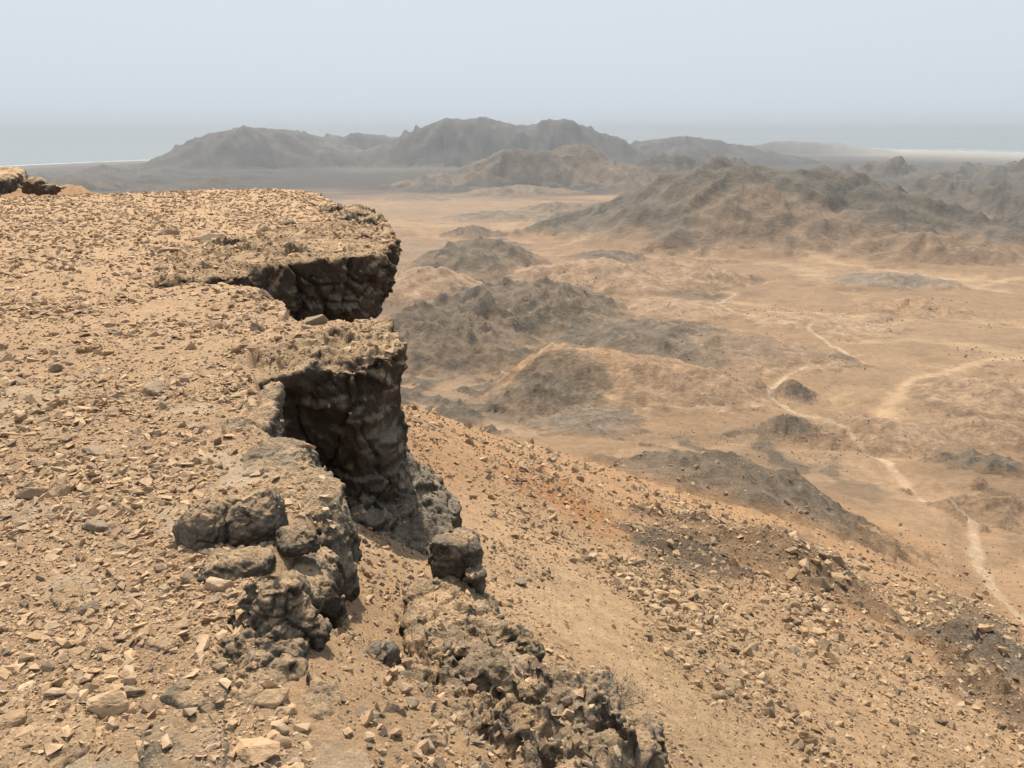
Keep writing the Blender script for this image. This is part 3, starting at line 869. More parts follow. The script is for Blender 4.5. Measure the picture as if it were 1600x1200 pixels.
# ------------------------------------------------------------------ rock bodies: distance fields turned into meshes
def surface_nets(Fv, org, h):
    s = Fv < 0
    c = [s[i:s.shape[0] - 1 + i, j:s.shape[1] - 1 + j, k:s.shape[2] - 1 + k] for i in (0, 1) for j in (0, 1) for k in (0, 1)]
    cnt = sum(x.astype(np.int8) for x in c)
    act = (cnt > 0) & (cnt < 8)
    ii, jj, kk = np.nonzero(act)
    idm = np.full(act.shape, -1, np.int32); idm[ii, jj, kk] = np.arange(len(ii))
    offs = [(i, j, k) for i in (0, 1) for j in (0, 1) for k in (0, 1)]
    vals = [Fv[ii + a, jj + b_, kk + c_] for a, b_, c_ in offs]
    P = np.zeros((len(ii), 3)); n = np.zeros(len(ii))
    for a in range(8):
        for b_ in range(a + 1, 8):
            oa, ob = np.array(offs[a]), np.array(offs[b_])
            if np.abs(oa - ob).sum() != 1:
                continue
            va, vb = vals[a], vals[b_]
            m = (va < 0) != (vb < 0)
            t = np.where(m, va / (va - vb + 1e-12 * (~m)), 0)
            P += np.where(m[:, None], oa + (ob - oa) * t[:, None], 0); n += m
    P = P / n[:, None] + np.stack([ii, jj, kk], 1)
    P = P * h + np.array(org)
    quads_ = []
    nx, ny, nz_ = s.shape
    for ax in range(3):
        sl = [slice(1, -1)] * 3; sl[ax] = slice(0, -1)
        s2 = [slice(1, -1)] * 3; s2[ax] = slice(1, None)
        a = s[tuple(sl)]; b_ = s[tuple(s2)]
        i, j, k = np.nonzero(a != b_)
        st = a[i, j, k]
        idx = np.stack([i, j, k], 1); o_ = np.array([1, 1, 1]); o_[ax] = 0
        idx = idx + o_
        u, v = [(1, 2), (2, 0), (0, 1)][ax]
        eu = np.zeros(3, int); eu[u] = 1; ev = np.zeros(3, int); ev[v] = 1
        q = np.stack([idm[tuple((idx - eu - ev).T)], idm[tuple((idx - ev).T)], idm[tuple(idx.T)], idm[tuple((idx - eu).T)]], 1)
        q = np.where(st[:, None], q, q[:, ::-1])
        quads_.append(q)
    Q = np.concatenate(quads_)
    Q = Q[(Q >= 0).all(1)]
    return P, Q


def vnormals(P, Q):
    n = np.cross(P[Q[:, 2]] - P[Q[:, 0]], P[Q[:, 3]] - P[Q[:, 1]])
    out = np.zeros_like(P)
    for k in range(Q.shape[1]):
        for a in range(3):
            out[:, a] += np.bincount(Q[:, k], n[:, a], len(P))
    return out / (np.linalg.norm(out, axis=1)[:, None] + 1e-12)


def rock_colors(P, N, seed, tan=0.5, varn=0.6, sc=1.0, dust_low=None):
    x, y, z = (P * sc).T
    a = fbm3(x * 2.2, y * 2.2, z * 2.2, 5, seed, 0.6)
    b_ = fbm3(x * 7, y * 7, z * 7, 4, seed + 9, 0.6)
    up = N[:, 2]
    st_ = fbm3(x * 6, y * 6, z * 0.9, 4, seed + 21, 0.6)
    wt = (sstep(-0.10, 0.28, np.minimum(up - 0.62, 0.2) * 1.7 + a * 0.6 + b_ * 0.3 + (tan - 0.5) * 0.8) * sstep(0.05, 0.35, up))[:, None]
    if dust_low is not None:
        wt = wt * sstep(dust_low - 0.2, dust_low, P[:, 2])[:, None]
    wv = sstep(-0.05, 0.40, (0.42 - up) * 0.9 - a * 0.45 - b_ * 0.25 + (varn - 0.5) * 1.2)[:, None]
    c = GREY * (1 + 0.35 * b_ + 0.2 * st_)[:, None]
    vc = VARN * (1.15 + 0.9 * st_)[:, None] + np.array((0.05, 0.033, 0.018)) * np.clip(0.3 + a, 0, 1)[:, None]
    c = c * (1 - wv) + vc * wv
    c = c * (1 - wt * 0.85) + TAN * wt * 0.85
    return np.clip(c, 0.03, 0.8)


BODIES = []; BVS = []


def rock_body(name, lo, hi, h, f, seed, knob=0.05, fine=0.018, tan=0.5, varn=0.6, mat=None, sc=1.0, crack=0.03, label=None, cat='rock', kind=None, group=None, frac=0.0):
    ax = [np.arange(lo[i], hi[i] + h, h) for i in range(3)]
    gx, gy, gz = np.meshgrid(*ax, indexing='ij')
    gx = gx.astype(np.float32); gy = gy.astype(np.float32); gz = gz.astype(np.float32)
    F = f(gx, gy, gz)
    big = fbm3(gx * 2.1 / sc, gy * 2.1 / sc, gz * 2.4 / sc, 2, seed)
    F = F + knob * 1.6 * big
    F[0] = F[-1] = 1; F[:, 0] = F[:, -1] = 1; F[:, :, 0] = F[:, :, -1] = 1
    P, Q = surface_nets(F, lo, h)
    if len(P) == 0:
        raise RuntimeError('empty body ' + name)
    N = vnormals(P, Q)
    for it in range(1):
        x, y, z = (P / sc).T
        wq = 0.22 * fbm3(x * 3, y * 3, z * 3, 3, seed + 31)
        f1, f2, idn, fc1 = worley3(x * 3.6 + wq, y * 3.6 + wq, z * 4.6, seed)
        e1, e2, ide, fc2 = worley3(x * 9.5 + 2 * wq, y * 9.5, z * 12, seed + 2)
        h1, h2, idh, fc3 = worley3(x * 23, y * 23, z * 28, seed + 5)
        gate = np.maximum(sstep(-0.15, 0.25, fbm3(x * 1.6, y * 1.6, z * 1.6, 2, seed + 13)), frac)
        big_ = fbm3(x * 2.6, y * 2.6, z * 3.4, 4, seed + 15, 0.55)
        disp = knob * ((0.5 * (RV[idn][:, 0] - 0.5) + 1.25 * fc1) * (0.35 + 0.65 * gate) + (0.30 * (RV[ide][:, 1] - 0.5) + 0.62 * fc2) * (0.45 + 0.55 * gate) + 0.22 * fc3 + 0.55 * big_ - 0.25 * np.abs(fbm3(x * 5, y * 5, z * 5, 3, seed + 3))) * sc
        cr = sstep(0.07, 0.0, f2 - f1) * gate
        disp -= crack * sc * (cr + 0.35 * sstep(0.09, 0.0, e2 - e1) * gate)
        g1, g2, _, _ = worley3(x * 15, y * 15, z * 15, seed + 4)
        disp -= fine * sc * sstep(0.5, 0.12, g1) * sstep(0.0, 0.35, fbm3(x * 3, y * 3, z * 3, 2, seed + 8))
        disp += 0.9 * fine * sc * fbm3(x * 14, y * 14, z * 14, 4, seed + 6, 0.65)
        bd = z * 6.5 + 0.8 * fbm3(x * 1.3, y * 1.3, z * 1.3, 3, seed + 41)
        bs = bd - np.floor(bd)
        side_w = np.clip(1.15 - np.abs(N[:, 2]), 0, 1)
        disp += knob * sc * 0.42 * (np.minimum(bs, (1 - bs) * 7) - 0.45) * side_w * sstep(-0.25, 0.2, fbm3(x * 1.1, y * 1.1, z * 3, 2, seed + 43))
        c1, c2, _, _ = worley3(x * 2.3 + wq, y * 2.3 + wq, z * 0.7, seed + 7)
        vc_ = sstep(0.055, 0.0, c2 - c1) * side_w
        disp -= 1.4 * crack * sc * vc_
        cr = np.maximum(cr, vc_)
        P = P + N * disp[:, None]
    N = vnormals(P, Q)
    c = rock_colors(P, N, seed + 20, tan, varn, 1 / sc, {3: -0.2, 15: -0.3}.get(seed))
    # tone varies from cell to cell, darker along the cracks
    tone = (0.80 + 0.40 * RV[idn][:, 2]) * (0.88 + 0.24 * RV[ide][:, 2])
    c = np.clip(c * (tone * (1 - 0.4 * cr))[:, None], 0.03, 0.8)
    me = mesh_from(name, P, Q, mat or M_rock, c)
    if P[:, 1].min() < 30:
        BODIES.append((P, Q))
    o = link(bpy.data.objects.new(name, me))
    tag(o, label, cat, group, kind)
    return o


def pd32(gx, gy, P):
    """plan distance on the grid's own columns"""
    d = poly_dist(gx[:, :, 0].astype(np.float64), gy[:, :, 0].astype(np.float64), P)
    return np.repeat(d[:, :, None], gx.shape[2], 2).astype(np.float32)


def slab_sdf(P, ztop, zbot, under=0.0, dome=0.0, rnd=0.06, pw=1.5):
    def f(gx, gy, gz):
        d = pd32(gx, gy, P)
        t = np.clip((ztop - gz) / (ztop - zbot), 0, 1)
        side = d + under * t ** pw + rnd
        top = gz - ztop + dome * np.clip(1 + d / 0.6, 0, 1) ** 2 + rnd
        bot = zbot - gz + rnd
        v = np.maximum(np.maximum(top, bot), side)
        return np.where(v > -rnd * 3, smax(smax(top, bot, rnd * 1.6), side, rnd * 1.6), v) - rnd
    return f


def ball(c, r, k=(1, 1, 1)):
    def f(gx, gy, gz):
        q = np.sqrt(((gx - c[0]) / k[0]) ** 2 + ((gy - c[1]) / k[1]) ** 2 + ((gz - c[2]) / k[2]) ** 2)
        return (q - r) * min(k)
    return f


def L(pts, z=0.0):
    return [on_level(px, py, z) for px, py in pts]


# far ledge: thick slab jutting over the slope
P1 = L([(235, 452), (300, 440), (360, 434), (420, 418), (470, 409), (530, 403), (575, 398), (606, 392), (618, 380), (620, 366), (606, 354), (560, 350), (480, 352), (400, 365), (300, 385), (230, 420)])
rock_body('rock_ledge', (-5.4, 9.2, -1.35), (-1.6, 17.2, 0.25), 0.035, slab_sdf(P1, 0.03, -1.15, 0.32, 0.02, 0.06, 1.6), 3, 0.06, 0.03, 1.0, 0.62, M_rockfar, 1.7, 0.05,
          'far overhanging limestone ledge with sandy top and thick dark face', 'ledge')
# small dark end block behind the far ledge
P1b = L([(520, 345), (560, 352), (590, 350), (596, 338), (592, 326), (575, 322), (540, 322), (500, 326)])
rock_body('rock_ledge', (-4.6, 15.6, -0.95), (-2.2, 20.6, 0.25), 0.04, slab_sdf(P1b, 0.04, -0.75, 0.15, 0.05, 0.08), 8, 0.09, 0.03, 0.5, 0.7, M_rockfar, 1.6, 0.05,
          'small dark end block behind the far ledge at the plateau corner', 'ledge')
# middle ledge with its hollow column
P2 = L([(395, 545), (425, 566), (470, 560), (520, 552), (565, 556), (605, 556), (632, 545), (637, 528), (622, 505), (585, 492), (540, 497), (480, 510), (420, 520)], -0.03)
P2c = [(-2.6, 5.9), (-1.92, 6.2), (-1.62, 6.55), (-1.30, 6.5), (-1.02, 6.75), (-0.98, 7.25), (-1.25, 7.9), (-2.3, 8.2)]


def f_mid(gx, gy, gz):
    a = slab_sdf(P2, 0.0, -0.42, 0.20, 0.07, 0.06, 1.2)(gx, gy, gz)
    d = pd32(gx, gy, P2c)
    fl = 0.34 * np.clip((-1.0 - gz) / 0.5, 0, 1.4) ** 1.5 - 0.09 + 0.09 * np.exp(-((gz + 0.90) / 0.14) ** 2) * np.exp(-((gx + 1.0) / 0.35) ** 2)
    b_ = np.maximum(np.maximum(d - fl, gz + 0.12), -2.2 - gz)
    v = smin(a, b_, 0.22)
    cave = ball((-1.74, 6.35, -0.85), 0.46, (1.0, 0.95, 1.6))(gx, gy, gz)
    return smax(v, -cave, 0.08)


rock_body('rock_ledge', (-2.9, 5.5, -2.2), (-0.2, 9.0, 0.25), 0.025, f_mid, 15, 0.055, 0.022, 0.85, 0.62, M_rock, 1.2, 0.04,
          'middle overhanging ledge on a hollowed dark column', 'ledge')
# near ledge block
P3 = L([(375, 690), (430, 682), (470, 684), (497, 694), (520, 730), (548, 768), (545, 800), (520, 812), (500, 820), (440, 800), (385, 790), (360, 740)], -0.02)


def f_near(gx, gy, gz):
    a = slab_sdf(P3, 0.03, -1.1, 0.0, 0.06, 0.09)(gx, gy, gz)
    top_d = np.hypot(gx + 1.26, gy - 3.95)
    return a


rock_body('rock_ledge', (-2.1, 3.3, -1.1), (-0.6, 5.0, 0.25), 0.015, f_near, 23, 0.05, 0.02, 0.40, 0.55, M_grey, 0.85, 0.035,
          'grey knobbly near ledge with a dark face over the gully', 'ledge')
# wall of the plateau between the middle and near ledges
P4 = L([(330, 640), (380, 625), (425, 590), (440, 600), (438, 640), (428, 668), (400, 690), (350, 700), (300, 680)], -0.02)
rock_body('rock_ledge', (-2.7, 4.3, -1.4), (-1.2, 6.5, 0.2), 0.02, slab_sdf(P4, 0.0, -1.4, 0.06, 0.05, 0.08), 31, 0.05, 0.018, 0.45, 0.6, M_grey, 0.9, 0.035,
          'cracked rock edge between the middle ledge and the near ledge', 'ledge')
# dark rounded block under the near ledge
P5 = L([(418, 850), (440, 822), (500, 812), (532, 838), (530, 895), (480, 915), (428, 905), (412, 880)], -0.07)
rock_body('boulder', (-1.45, 2.6, -1.0), (-0.5, 4.0, 0.0), 0.013, slab_sdf(P5, -0.06, -1.0, 0.0, 0.06, 0.07), 37, 0.03, 0.012, 0.3, 0.8, M_rock, 0.7, 0.03,
          'dark smooth-faced block tucked beneath the grey near ledge', 'boulder')
# rounded boulders along the edge


def rounded(name, px, py, t, rx, ry, rz, seed, h, label, tan=0.45, varn=0.5, knob=0.03, fine=0.012, rot=0.0, power=2.6, cat='boulder', mat=None, cuts=9):
    c = at_depth(px, py, t)
    rs = np.random.RandomState(seed)
    pn_ = rs.normal(size=(cuts, 3)); pn_ /= np.linalg.norm(pn_, axis=1)[:, None]
    pdist = 0.62 + 0.34 * rs.rand(cuts)

    def f(gx, gy, gz):
        a = gx - c[0]; b_ = gy - c[1]; d = (gz - c[2]) / rz
        xx = (a * math.cos(rot) + b_ * math.sin(rot)) / rx; yy = (-a * math.sin(rot) + b_ * math.cos(rot)) / ry
        q = (np.abs(xx) ** power + np.abs(yy) ** power + np.abs(d) ** power) ** (1 / power) - 1
        for i in range(cuts):
            q = smax(q, xx * pn_[i, 0] + yy * pn_[i, 1] + d * pn_[i, 2] - pdist[i], 0.07)
        return q * min(rx, ry, rz)
    m = max(rx, ry) * 1.35
    return rock_body(name, (c[0] - m, c[1] - m, c[2] - rz * 1.35), (c[0] + m, c[1] + m, c[2] + rz * 1.35), h, f, seed, knob, fine, tan, varn, mat or M_grey, min(1.0, max(rx, rz) * 3.2), 0.006, label, cat)


rounded('boulder', 328, 830, 3.85, 0.155, 0.16, 0.17, 41, 0.008, 'dome-shaped grey boulder half sunk in the gravel', 0.62, 0.25, 0.016, 0.010, 0, 2.05, cuts=1)
rounded('boulder', 404, 840, 3.85, 0.13, 0.18, 0.22, 43, 0.008, 'tan-grey boulder wedged between the dome boulder and dark block', 0.68, 0.4, 0.03, 0.012, 0, 2.6, cuts=3)
rounded('boulder', 370, 895, 3.55, 0.15, 0.13, 0.11, 45, 0.008, 'low rounded boulder in front of the dome boulder', 0.4, 0.6, cuts=3)
rounded('boulder', 465, 838, 3.75, 0.10, 0.10, 0.07, 47, 0.007, 'brown flat boulder lying on the dark block', 0.35, 0.6)
# knobbly stack above the gully


def f_knob(gx, gy, gz):
    v = None
    for (px, py, t, r, k) in ((462, 945, 3.25, 0.10, (1, 1, 0.9)), (405, 975, 3.15, 0.12, (1, 1, 1)), (470, 1000, 3.1, 0.085, (1, 1, 1.6)), (430, 1035, 3.0, 0.12, (1, 1, 1.2)), (380, 1010, 3.0, 0.09, (1, 1, 0.8)), (455, 1075, 2.95, 0.075, (1, 1, 1.7)), (400, 1060, 2.85, 0.09, (1, 1.1, 0.8)), (440, 990, 3.15, 0.14, (0.9, 0.9, 2.2))):
        c = at_depth(px, py, t)
        b_ = ball(c, r, k)(gx, gy, gz)
        v = b_ if v is None else smin(v, b_, 0.012)
    return v


rock_body('rock_outcrop', (-1.3, 2.0, -0.75), (-0.5, 3.4, 0.2), 0.009, f_knob, 53, 0.045, 0.02, 0.66, 0.6, M_grey, 0.5, 0.03,
          'knobbly stack of dark limestone lumps above the gully', 'rock outcrop', frac=0.9)
# low slabs of bedrock at the viewer's feet
for (pts, z, sd, lb) in (
        ([(250, 1075), (280, 1045), (340, 1035), (362, 1060), (345, 1088), (290, 1095)], 0.035, 61, 'grey pitted slab flush with the gravel beside the knobbly stack'),
        ([(215, 1130), (270, 1100), (345, 1098), (352, 1150), (345, 1215), (250, 1230), (215, 1180)], 0.03, 63, 'largest grey weathered slab bedded flat in the plateau'),
        ([(-60, 1140), (60, 1105), (150, 1110), (140, 1160), (70, 1210), (-80, 1230)], 0.03, 65, 'pale yellow bedrock slab bare of stones'),
        ([(70, 925), (90, 905), (125, 905), (128, 935), (95, 945)], 0.03, 67, 'pale bleached slab with a grey corner in the gravel'),
        ([(222, 1000), (240, 972), (280, 968), (284, 995), (255, 1010)], 0.03, 69, 'pale slab half covered by sand with grey end'),
        ([(140, 1050), (190, 1020), (235, 1035), (215, 1080), (150, 1085)], 0.012, 71, 'thin beige slab just showing through the gravel'),
        ([(355, 1075), (395, 1062), (410, 1085), (380, 1100)], 0.02, 72, 'dark grey flat stone under the knobbly stack')):
    P = L(pts, z)
    xs = [p[0] for p in P]; ys = [p[1] for p in P]
    pale = sd in (65, 67, 69, 71)
    rock_body('rock_slab', (min(xs) - .08, min(ys) - .08, -0.12), (max(xs) + .08, max(ys) + .08, 0.12), 0.009, slab_sdf(P, z, -0.12, -0.05, 0.012, 0.02), sd, 0.010, 0.005, 0.75 if pale else 0.25, 0.1 if pale else 0.25, M_rock if pale else M_grey, 0.45, 0.012, lb, 'slab')
# broken rock shelf beyond the gully, stepping down to the slope
P6 = L([(300, 1290), (380, 1200), (470, 1140), (560, 1100), (610, 1010), (640, 950), (690, 905), (745, 895), (790, 985), (840, 1030), (880, 1060), (960, 1120), (1010, 1150), (1030, 1230), (900, 1400), (600, 1400)], -0.62)


def f_shelf(gx, gy, gz):
    d = pd32(gx, gy, P6)
    x2 = gx[:, :, 0]; y2 = gy[:, :, 0]
    dd_ = poly_dist(x2.astype(np.float64), y2.astype(np.float64), EDGE)
    top = slope_z(x2.astype(np.float64), y2.astype(np.float64)) + 0.32 * sstep(0.45, 1.1, dd_) + 0.05 + gully_lift(x2, y2, dd_) + 0.10 * fbm2(x2 * 2.2, y2 * 2.2, 3, 201) + 0.07 * (1 - np.abs(fbm2(x2 * 3.7, y2 * 3.7, 3, 203)) * 2.4)
    _, _, id2, fc = worley3(x2 * 4.2, y2 * 4.2, x2 * 0, 211)
    _, _, id3, fc_b = worley3(x2 * 9.5, y2 * 9.5, x2 * 0, 213)
    top = top + 0.08 * (RV[id2][..., 0] - 0.5) + 0.06 * fc + 0.025 * (RV[id3][..., 0] - 0.5) + 0.02 * fc_b
    top = np.minimum(top, 0.03 - 0.16 * np.maximum(dd_ - 0.25, 0) + 0.03 * fc)
    top = np.repeat(top[:, :, None], gx.shape[2], 2).astype(np.float32)
    return smax(np.maximum(gz - top, 0) * 0.8 + np.minimum(gz - top, 0) * 0.8, d, 0.10)


rock_body('rock_outcrop', (-1.2, 1.6, -2.3), (1.0, 4.9, 0.1), 0.019, f_shelf, 73, 0.045, 0.018, 0.90, 0.42, M_grey, 0.75, 0.03,
          'broad pitted limestone shelf stepping down beyond the gully', 'rock outcrop', frac=0.45)
rounded('boulder', 708, 876, 4.75, 0.15, 0.15, 0.16, 81, 0.011, 'dark angular boulder perched at the top of the rock shelf', 0.2, 0.55, 0.03, 0.012, 0.4, 3.0, cuts=4)
rounded('boulder', 745, 900, 4.65, 0.075, 0.08, 0.09, 82, 0.009, 'small dark boulder leaning on the perched angular boulder', 0.2, 0.6)
P8 = L([(610, 985), (640, 935), (680, 905), (750, 890), (772, 930), (795, 985), (830, 1025), (780, 1060), (700, 1050), (640, 1030)], -0.74)
rock_body('rock_outcrop', (-1.1, 2.9, -2.3), (0.5, 5.2, -0.3), 0.014, slab_sdf(P8, -0.60, -2.3, -0.10, 0.08, 0.08), 83, 0.05, 0.018, 0.85, 0.45, M_grey, 0.8, 0.04,
          'light-topped crag with a dark shadowed base on the shelf', 'rock outcrop', frac=0.3)
rounded('rock_outcrop', 815, 1015, 4.1, 0.09, 0.10, 0.11, 84, 0.009, 'dark crumbling lump right of the light-topped crag', 0.3, 0.7, 0.03, 0.012, 0.0, 2.4, 'rock outcrop')
rounded('boulder', 577, 1040, 3.55, 0.125, 0.12, 0.125, 85, 0.009, 'dark lumpy boulder lying in the gully', 0.25, 0.75, 0.03, 0.012, 0.2)
rounded('boulder', 552, 1075, 3.4, 0.065, 0.07, 0.09, 86, 0.007, 'smooth dark boulder leaning on the lumpy gully boulder', 0.05, 0.8, 0.012, 0.005, 0.5)
rounded('boulder', 1005, 1148, 3.55, 0.10, 0.11, 0.10, 87, 0.008, 'brown block poised on the outer end of the shelf', 0.35, 0.65, 0.03, 0.01, 0.2, 3.0)
rounded('rock_outcrop', 880, 1110, 3.45, 0.24, 0.22, 0.2, 88, 0.010, 'grey pitted hump forming the outer edge of the shelf', 0.35, 0.45, 0.05, 0.018, 0.2, 2.4, 'rock outcrop')
rounded('rock_outcrop', 935, 1160, 3.3, 0.12, 0.12, 0.16, 89, 0.010, 'narrow grey rib below the pitted hump', 0.35, 0.45, 0.04, 0.014, 0.2, 2.4, 'rock outcrop')
rounded('boulder', 875, 1062, 3.75, 0.075, 0.075, 0.08, 90, 0.008, 'dark hollowed knob on the edge above the dry bush', 0.2, 0.8, 0.03, 0.012)
# far headland cliff beyond the plateau
P7 = [(-46, 57), (-41, 53), (-37, 55.5), (-36.3, 60), (-37.5, 66), (-48, 70)]
rock_body('rock_ledge', (-48, 50, -4.5), (-33, 72, 0.2), 0.16, slab_sdf([at_depth(-200, 271, 60)[:2], at_depth(-30, 275, 52)[:2], at_depth(10, 273, 55)[:2], at_depth(41, 272, 60)[:2], at_depth(40, 269, 68)[:2], at_depth(-200, 268, 72)[:2]], -1.05, -4.5, 0.3, 0.1, 0.25), 91, 0.05, 0.03, 0.9, 0.75, M_rockfar, 4.0, 0.05,
          'distant dark headland cliff with a flat pale top', 'ledge')
for i, (px, py, s_, lb) in enumerate(((52, 290, 0.5, 'dark fallen block nearest the distant headland cliff'), (66, 295, 0.4, 'middle fallen block below the distant headland cliff'), (82, 297, 0.35, 'outermost fallen block below the distant headland cliff'))):
    rounded('boulder', px, py, 50, s_ * 1.6, s_ * 1.3, s_, 95 + i, 0.09, lb, 0.3, 0.7, 0.1, 0.03, mat=M_rockfar)


# ------------------------------------------------------------------ loose stones
def hull_stone(seed, flat=0.55, n=11, sharp=1.0):
    rs = np.random.RandomState(seed)
    p = rs.normal(size=(n, 3)); p /= np.linalg.norm(p, axis=1)[:, None]
    p *= (0.75 + 0.35 * rs.rand(n))[:, None]
    p *= np.array((1.0, 0.62 + 0.3 * rs.rand(), flat * (0.7 + 0.6 * rs.rand())))
    bm = bmesh.new()
    for q in p:
        bm.verts.new(q)
    bmesh.ops.convex_hull(bm, input=bm.verts)
    loose = [v for v in bm.verts if not v.link_faces]
    bmesh.ops.delete(bm, geom=loose, context='VERTS')
    bmesh.ops.triangulate(bm, faces=bm.faces)
    return bm


def hull_arrays(seed, flat, n):
    bm = hull_stone(seed, flat, n)
    bm.verts.ensure_lookup_table(); bm.verts.index_update()
    v = np.array([tuple(q.co) for q in bm.verts]); f = np.array([[q.index for q in t_.verts] for t_ in bm.faces])
    bm.free()
    return v, f


def stone_mesh(seed, flat, n, mat, name, fine=False):
    """a larger stone: hull with worn edges and an uneven skin"""
    bm = hull_stone(seed, flat, n)
    bmesh.ops.bevel(bm, geom=bm.edges[:], offset=0.07, segments=1, affect='EDGES', clamp_overlap=True)
    bmesh.ops.triangulate(bm, faces=bm.faces)
    bmesh.ops.subdivide_edges(bm, edges=[e for e in bm.edges if e.calc_length() > 0.35], cuts=1, use_grid_fill=True)
    bmesh.ops.triangulate(bm, faces=bm.faces)
    if fine:
        for _ in range(2):
            bmesh.ops.subdivide_edges(bm, edges=bm.edges[:], cuts=1, use_grid_fill=True)
            bmesh.ops.triangulate(bm, faces=bm.faces)
    rs = np.random.RandomState(seed + 5)
    co = np.array([tuple(v.co) for v in bm.verts])
    d = 0.09 * fbm3(co[:, 0] * 2.2, co[:, 1] * 2.2, co[:, 2] * 3, 3, seed)
    if fine:
        w1, w2, wi, wf = worley3(co[:, 0] * 1.7, co[:, 1] * 1.7, co[:, 2] * 2.2, seed)
        d = d * 1.3 + 0.10 * wf + 0.06 * fbm3(co[:, 0] * 6, co[:, 1] * 6, co[:, 2] * 7, 4, seed + 3, 0.6)
    for v, dd in zip(bm.verts, d):
        v.co = v.co * (1 + float(dd))
    me = bpy.data.meshes.new(name)
    bm.to_mesh(me); bm.free()
    me.materials.append(mat)
    for p in me.polygons:
        p.use_smooth = False
    return me


def rots(n, rs, tilt=0.35):
    a = rs.rand(n) * 2 * np.pi; b_ = rs.normal(size=n) * tilt; c = rs.normal(size=n) * tilt
    ca, sa, cb, sb, cc_, sc_ = np.cos(a), np.sin(a), np.cos(b_), np.sin(b_), np.cos(c), np.sin(c)
    Rz = np.zeros((n, 3, 3)); Rz[:, 0, 0] = ca; Rz[:, 0, 1] = -sa; Rz[:, 1, 0] = sa; Rz[:, 1, 1] = ca; Rz[:, 2, 2] = 1
    Rx = np.zeros((n, 3, 3)); Rx[:, 0, 0] = 1; Rx[:, 1, 1] = cb; Rx[:, 1, 2] = -sb; Rx[:, 2, 1] = sb; Rx[:, 2, 2] = cb
    Ry = np.zeros((n, 3, 3)); Ry[:, 1, 1] = 1; Ry[:, 0, 0] = cc_; Ry[:, 0, 2] = sc_; Ry[:, 2, 0] = -sc_; Ry[:, 2, 2] = cc_
    return Rx @ Ry @ Rz


def ground_at(x, y):
    """height of the built ground net at x, y"""
    r = np.hypot(x, y); a = np.arctan2(x, y)
    i = np.clip(np.searchsorted(rr, r) - 1, 0, NR - 2); j = np.clip(np.searchsorted(az, a) - 1, 0, NA - 2)
    fr = np.clip((r - rr[i]) / (rr[i + 1] - rr[i]), 0, 1); fa = np.clip((a - az[j]) / (az[j + 1] - az[j]), 0, 1)
    ZZ = Z.reshape(NR, NA)
    return (ZZ[i, j] * (1 - fr) + ZZ[i + 1, j] * fr) * (1 - fa) + (ZZ[i, j + 1] * (1 - fr) + ZZ[i + 1, j + 1] * fr) * fa


def scatter_mesh(name, pos, size, rs, mat, flat, tilt, label, npts=8, nvar=40, sink=0.3, seed=0):
    VV = []; FF = []; off = 0
    var = rs.randint(0, nvar, len(pos)); M = rots(len(pos), rs, tilt)
    for k in range(nvar):
        ids = np.nonzero(var == k)[0]
        if len(ids) == 0: continue
        v, f = hull_arrays(seed + k, flat, npts)
        w_ = np.einsum('nij,vj->nvi', M[ids], v) * size[ids][:, None, None] + pos[ids][:, None, :]
        w_[..., 2] += (size[ids] * (1 - sink) * flat * 0.55)[:, None]
        VV.append(w_.reshape(-1, 3))
        FF.append((f[None] + (np.arange(len(ids)) * len(v))[:, None, None]).reshape(-1, 3) + off)
        off += len(ids) * len(v)
    me = mesh_from(name, np.concatenate(VV), np.concatenate(FF), mat, None, False)
    o = link(bpy.data.objects.new(name, me))
    tag(o, label, None, None, 'stuff')
    return o


rs = np.random.RandomState(5)


def log_polar(n, a0, a1, r0, r1, rs):
    a = a0 + (a1 - a0) * rs.rand(n); r = np.exp(math.log(r0) + (math.log(r1) - math.log(r0)) * rs.rand(n))
    return r * np.sin(a), r * np.cos(a), r


# plateau chips
from mathutils.bvhtree import BVHTree
bvP = []; bvQ = []; off_ = 0
for P_, Q_ in BODIES:
    bvP.append(P_); bvQ.append(Q_ + off_); off_ += len(P_)
TREE = BVHTree.FromPolygons(np.concatenate(bvP).tolist(), np.concatenate(bvQ).tolist(), all_triangles=False)
DOWN = Vector((0, 0, -1))


def rest_z(x, y, z):
    """stones lie on whatever rock covers the ground; steep places carry none"""
    ok = np.ones(len(x), bool); z = z.copy(); on = np.zeros(len(x), bool)
    for i in range(len(x)):
        if y[i] > 22: continue
        h_ = TREE.ray_cast(Vector((x[i], y[i], 1.0)), DOWN, 4.0)
        if h_[0] is not None and h_[0].z > z[i]:
            z[i] = h_[0].z; ok[i] = abs(h_[1].z) > 0.55; on[i] = True
    return z, ok, on


NP = 80000
x, y, r = log_polar(NP, -0.80, 0.05, 1.7, 29, rs)
x2_, y2_, r2_ = log_polar(26000, -0.80, 0.05, 1.7, 7, rs)
x = np.concatenate([x, x2_]); y = np.concatenate([y, y2_]); r = np.concatenate([r, r2_]); NP = len(x)
d = edge_d(x, y)
clump = 0.42 + 1.25 * fbm2(x * 0.9, y * 0.9, 4, 211)
slab_clear = np.where(y < 9, 1 - 0.75 * sstep(0.16, 0.40, fbm2(x * 1.6, y * 1.6, 5, 181)), 1)
ledge_clear = 1 - 0.2 * (poly_dist(x, y, P1) < 0) * (x > -4.6)
in_ledge = (poly_dist(x, y, P1) < -0.04) | (poly_dist(x, y, P2) < -0.04) | (poly_dist(x, y, P3) < -0.03)
keep = ((d < -0.03) | in_ledge) & (rs.rand(NP) < np.clip(clump + 0.42, 0.2, 1) * slab_clear * ledge_clear)
x, y, r = x[keep], y[keep], r[keep]
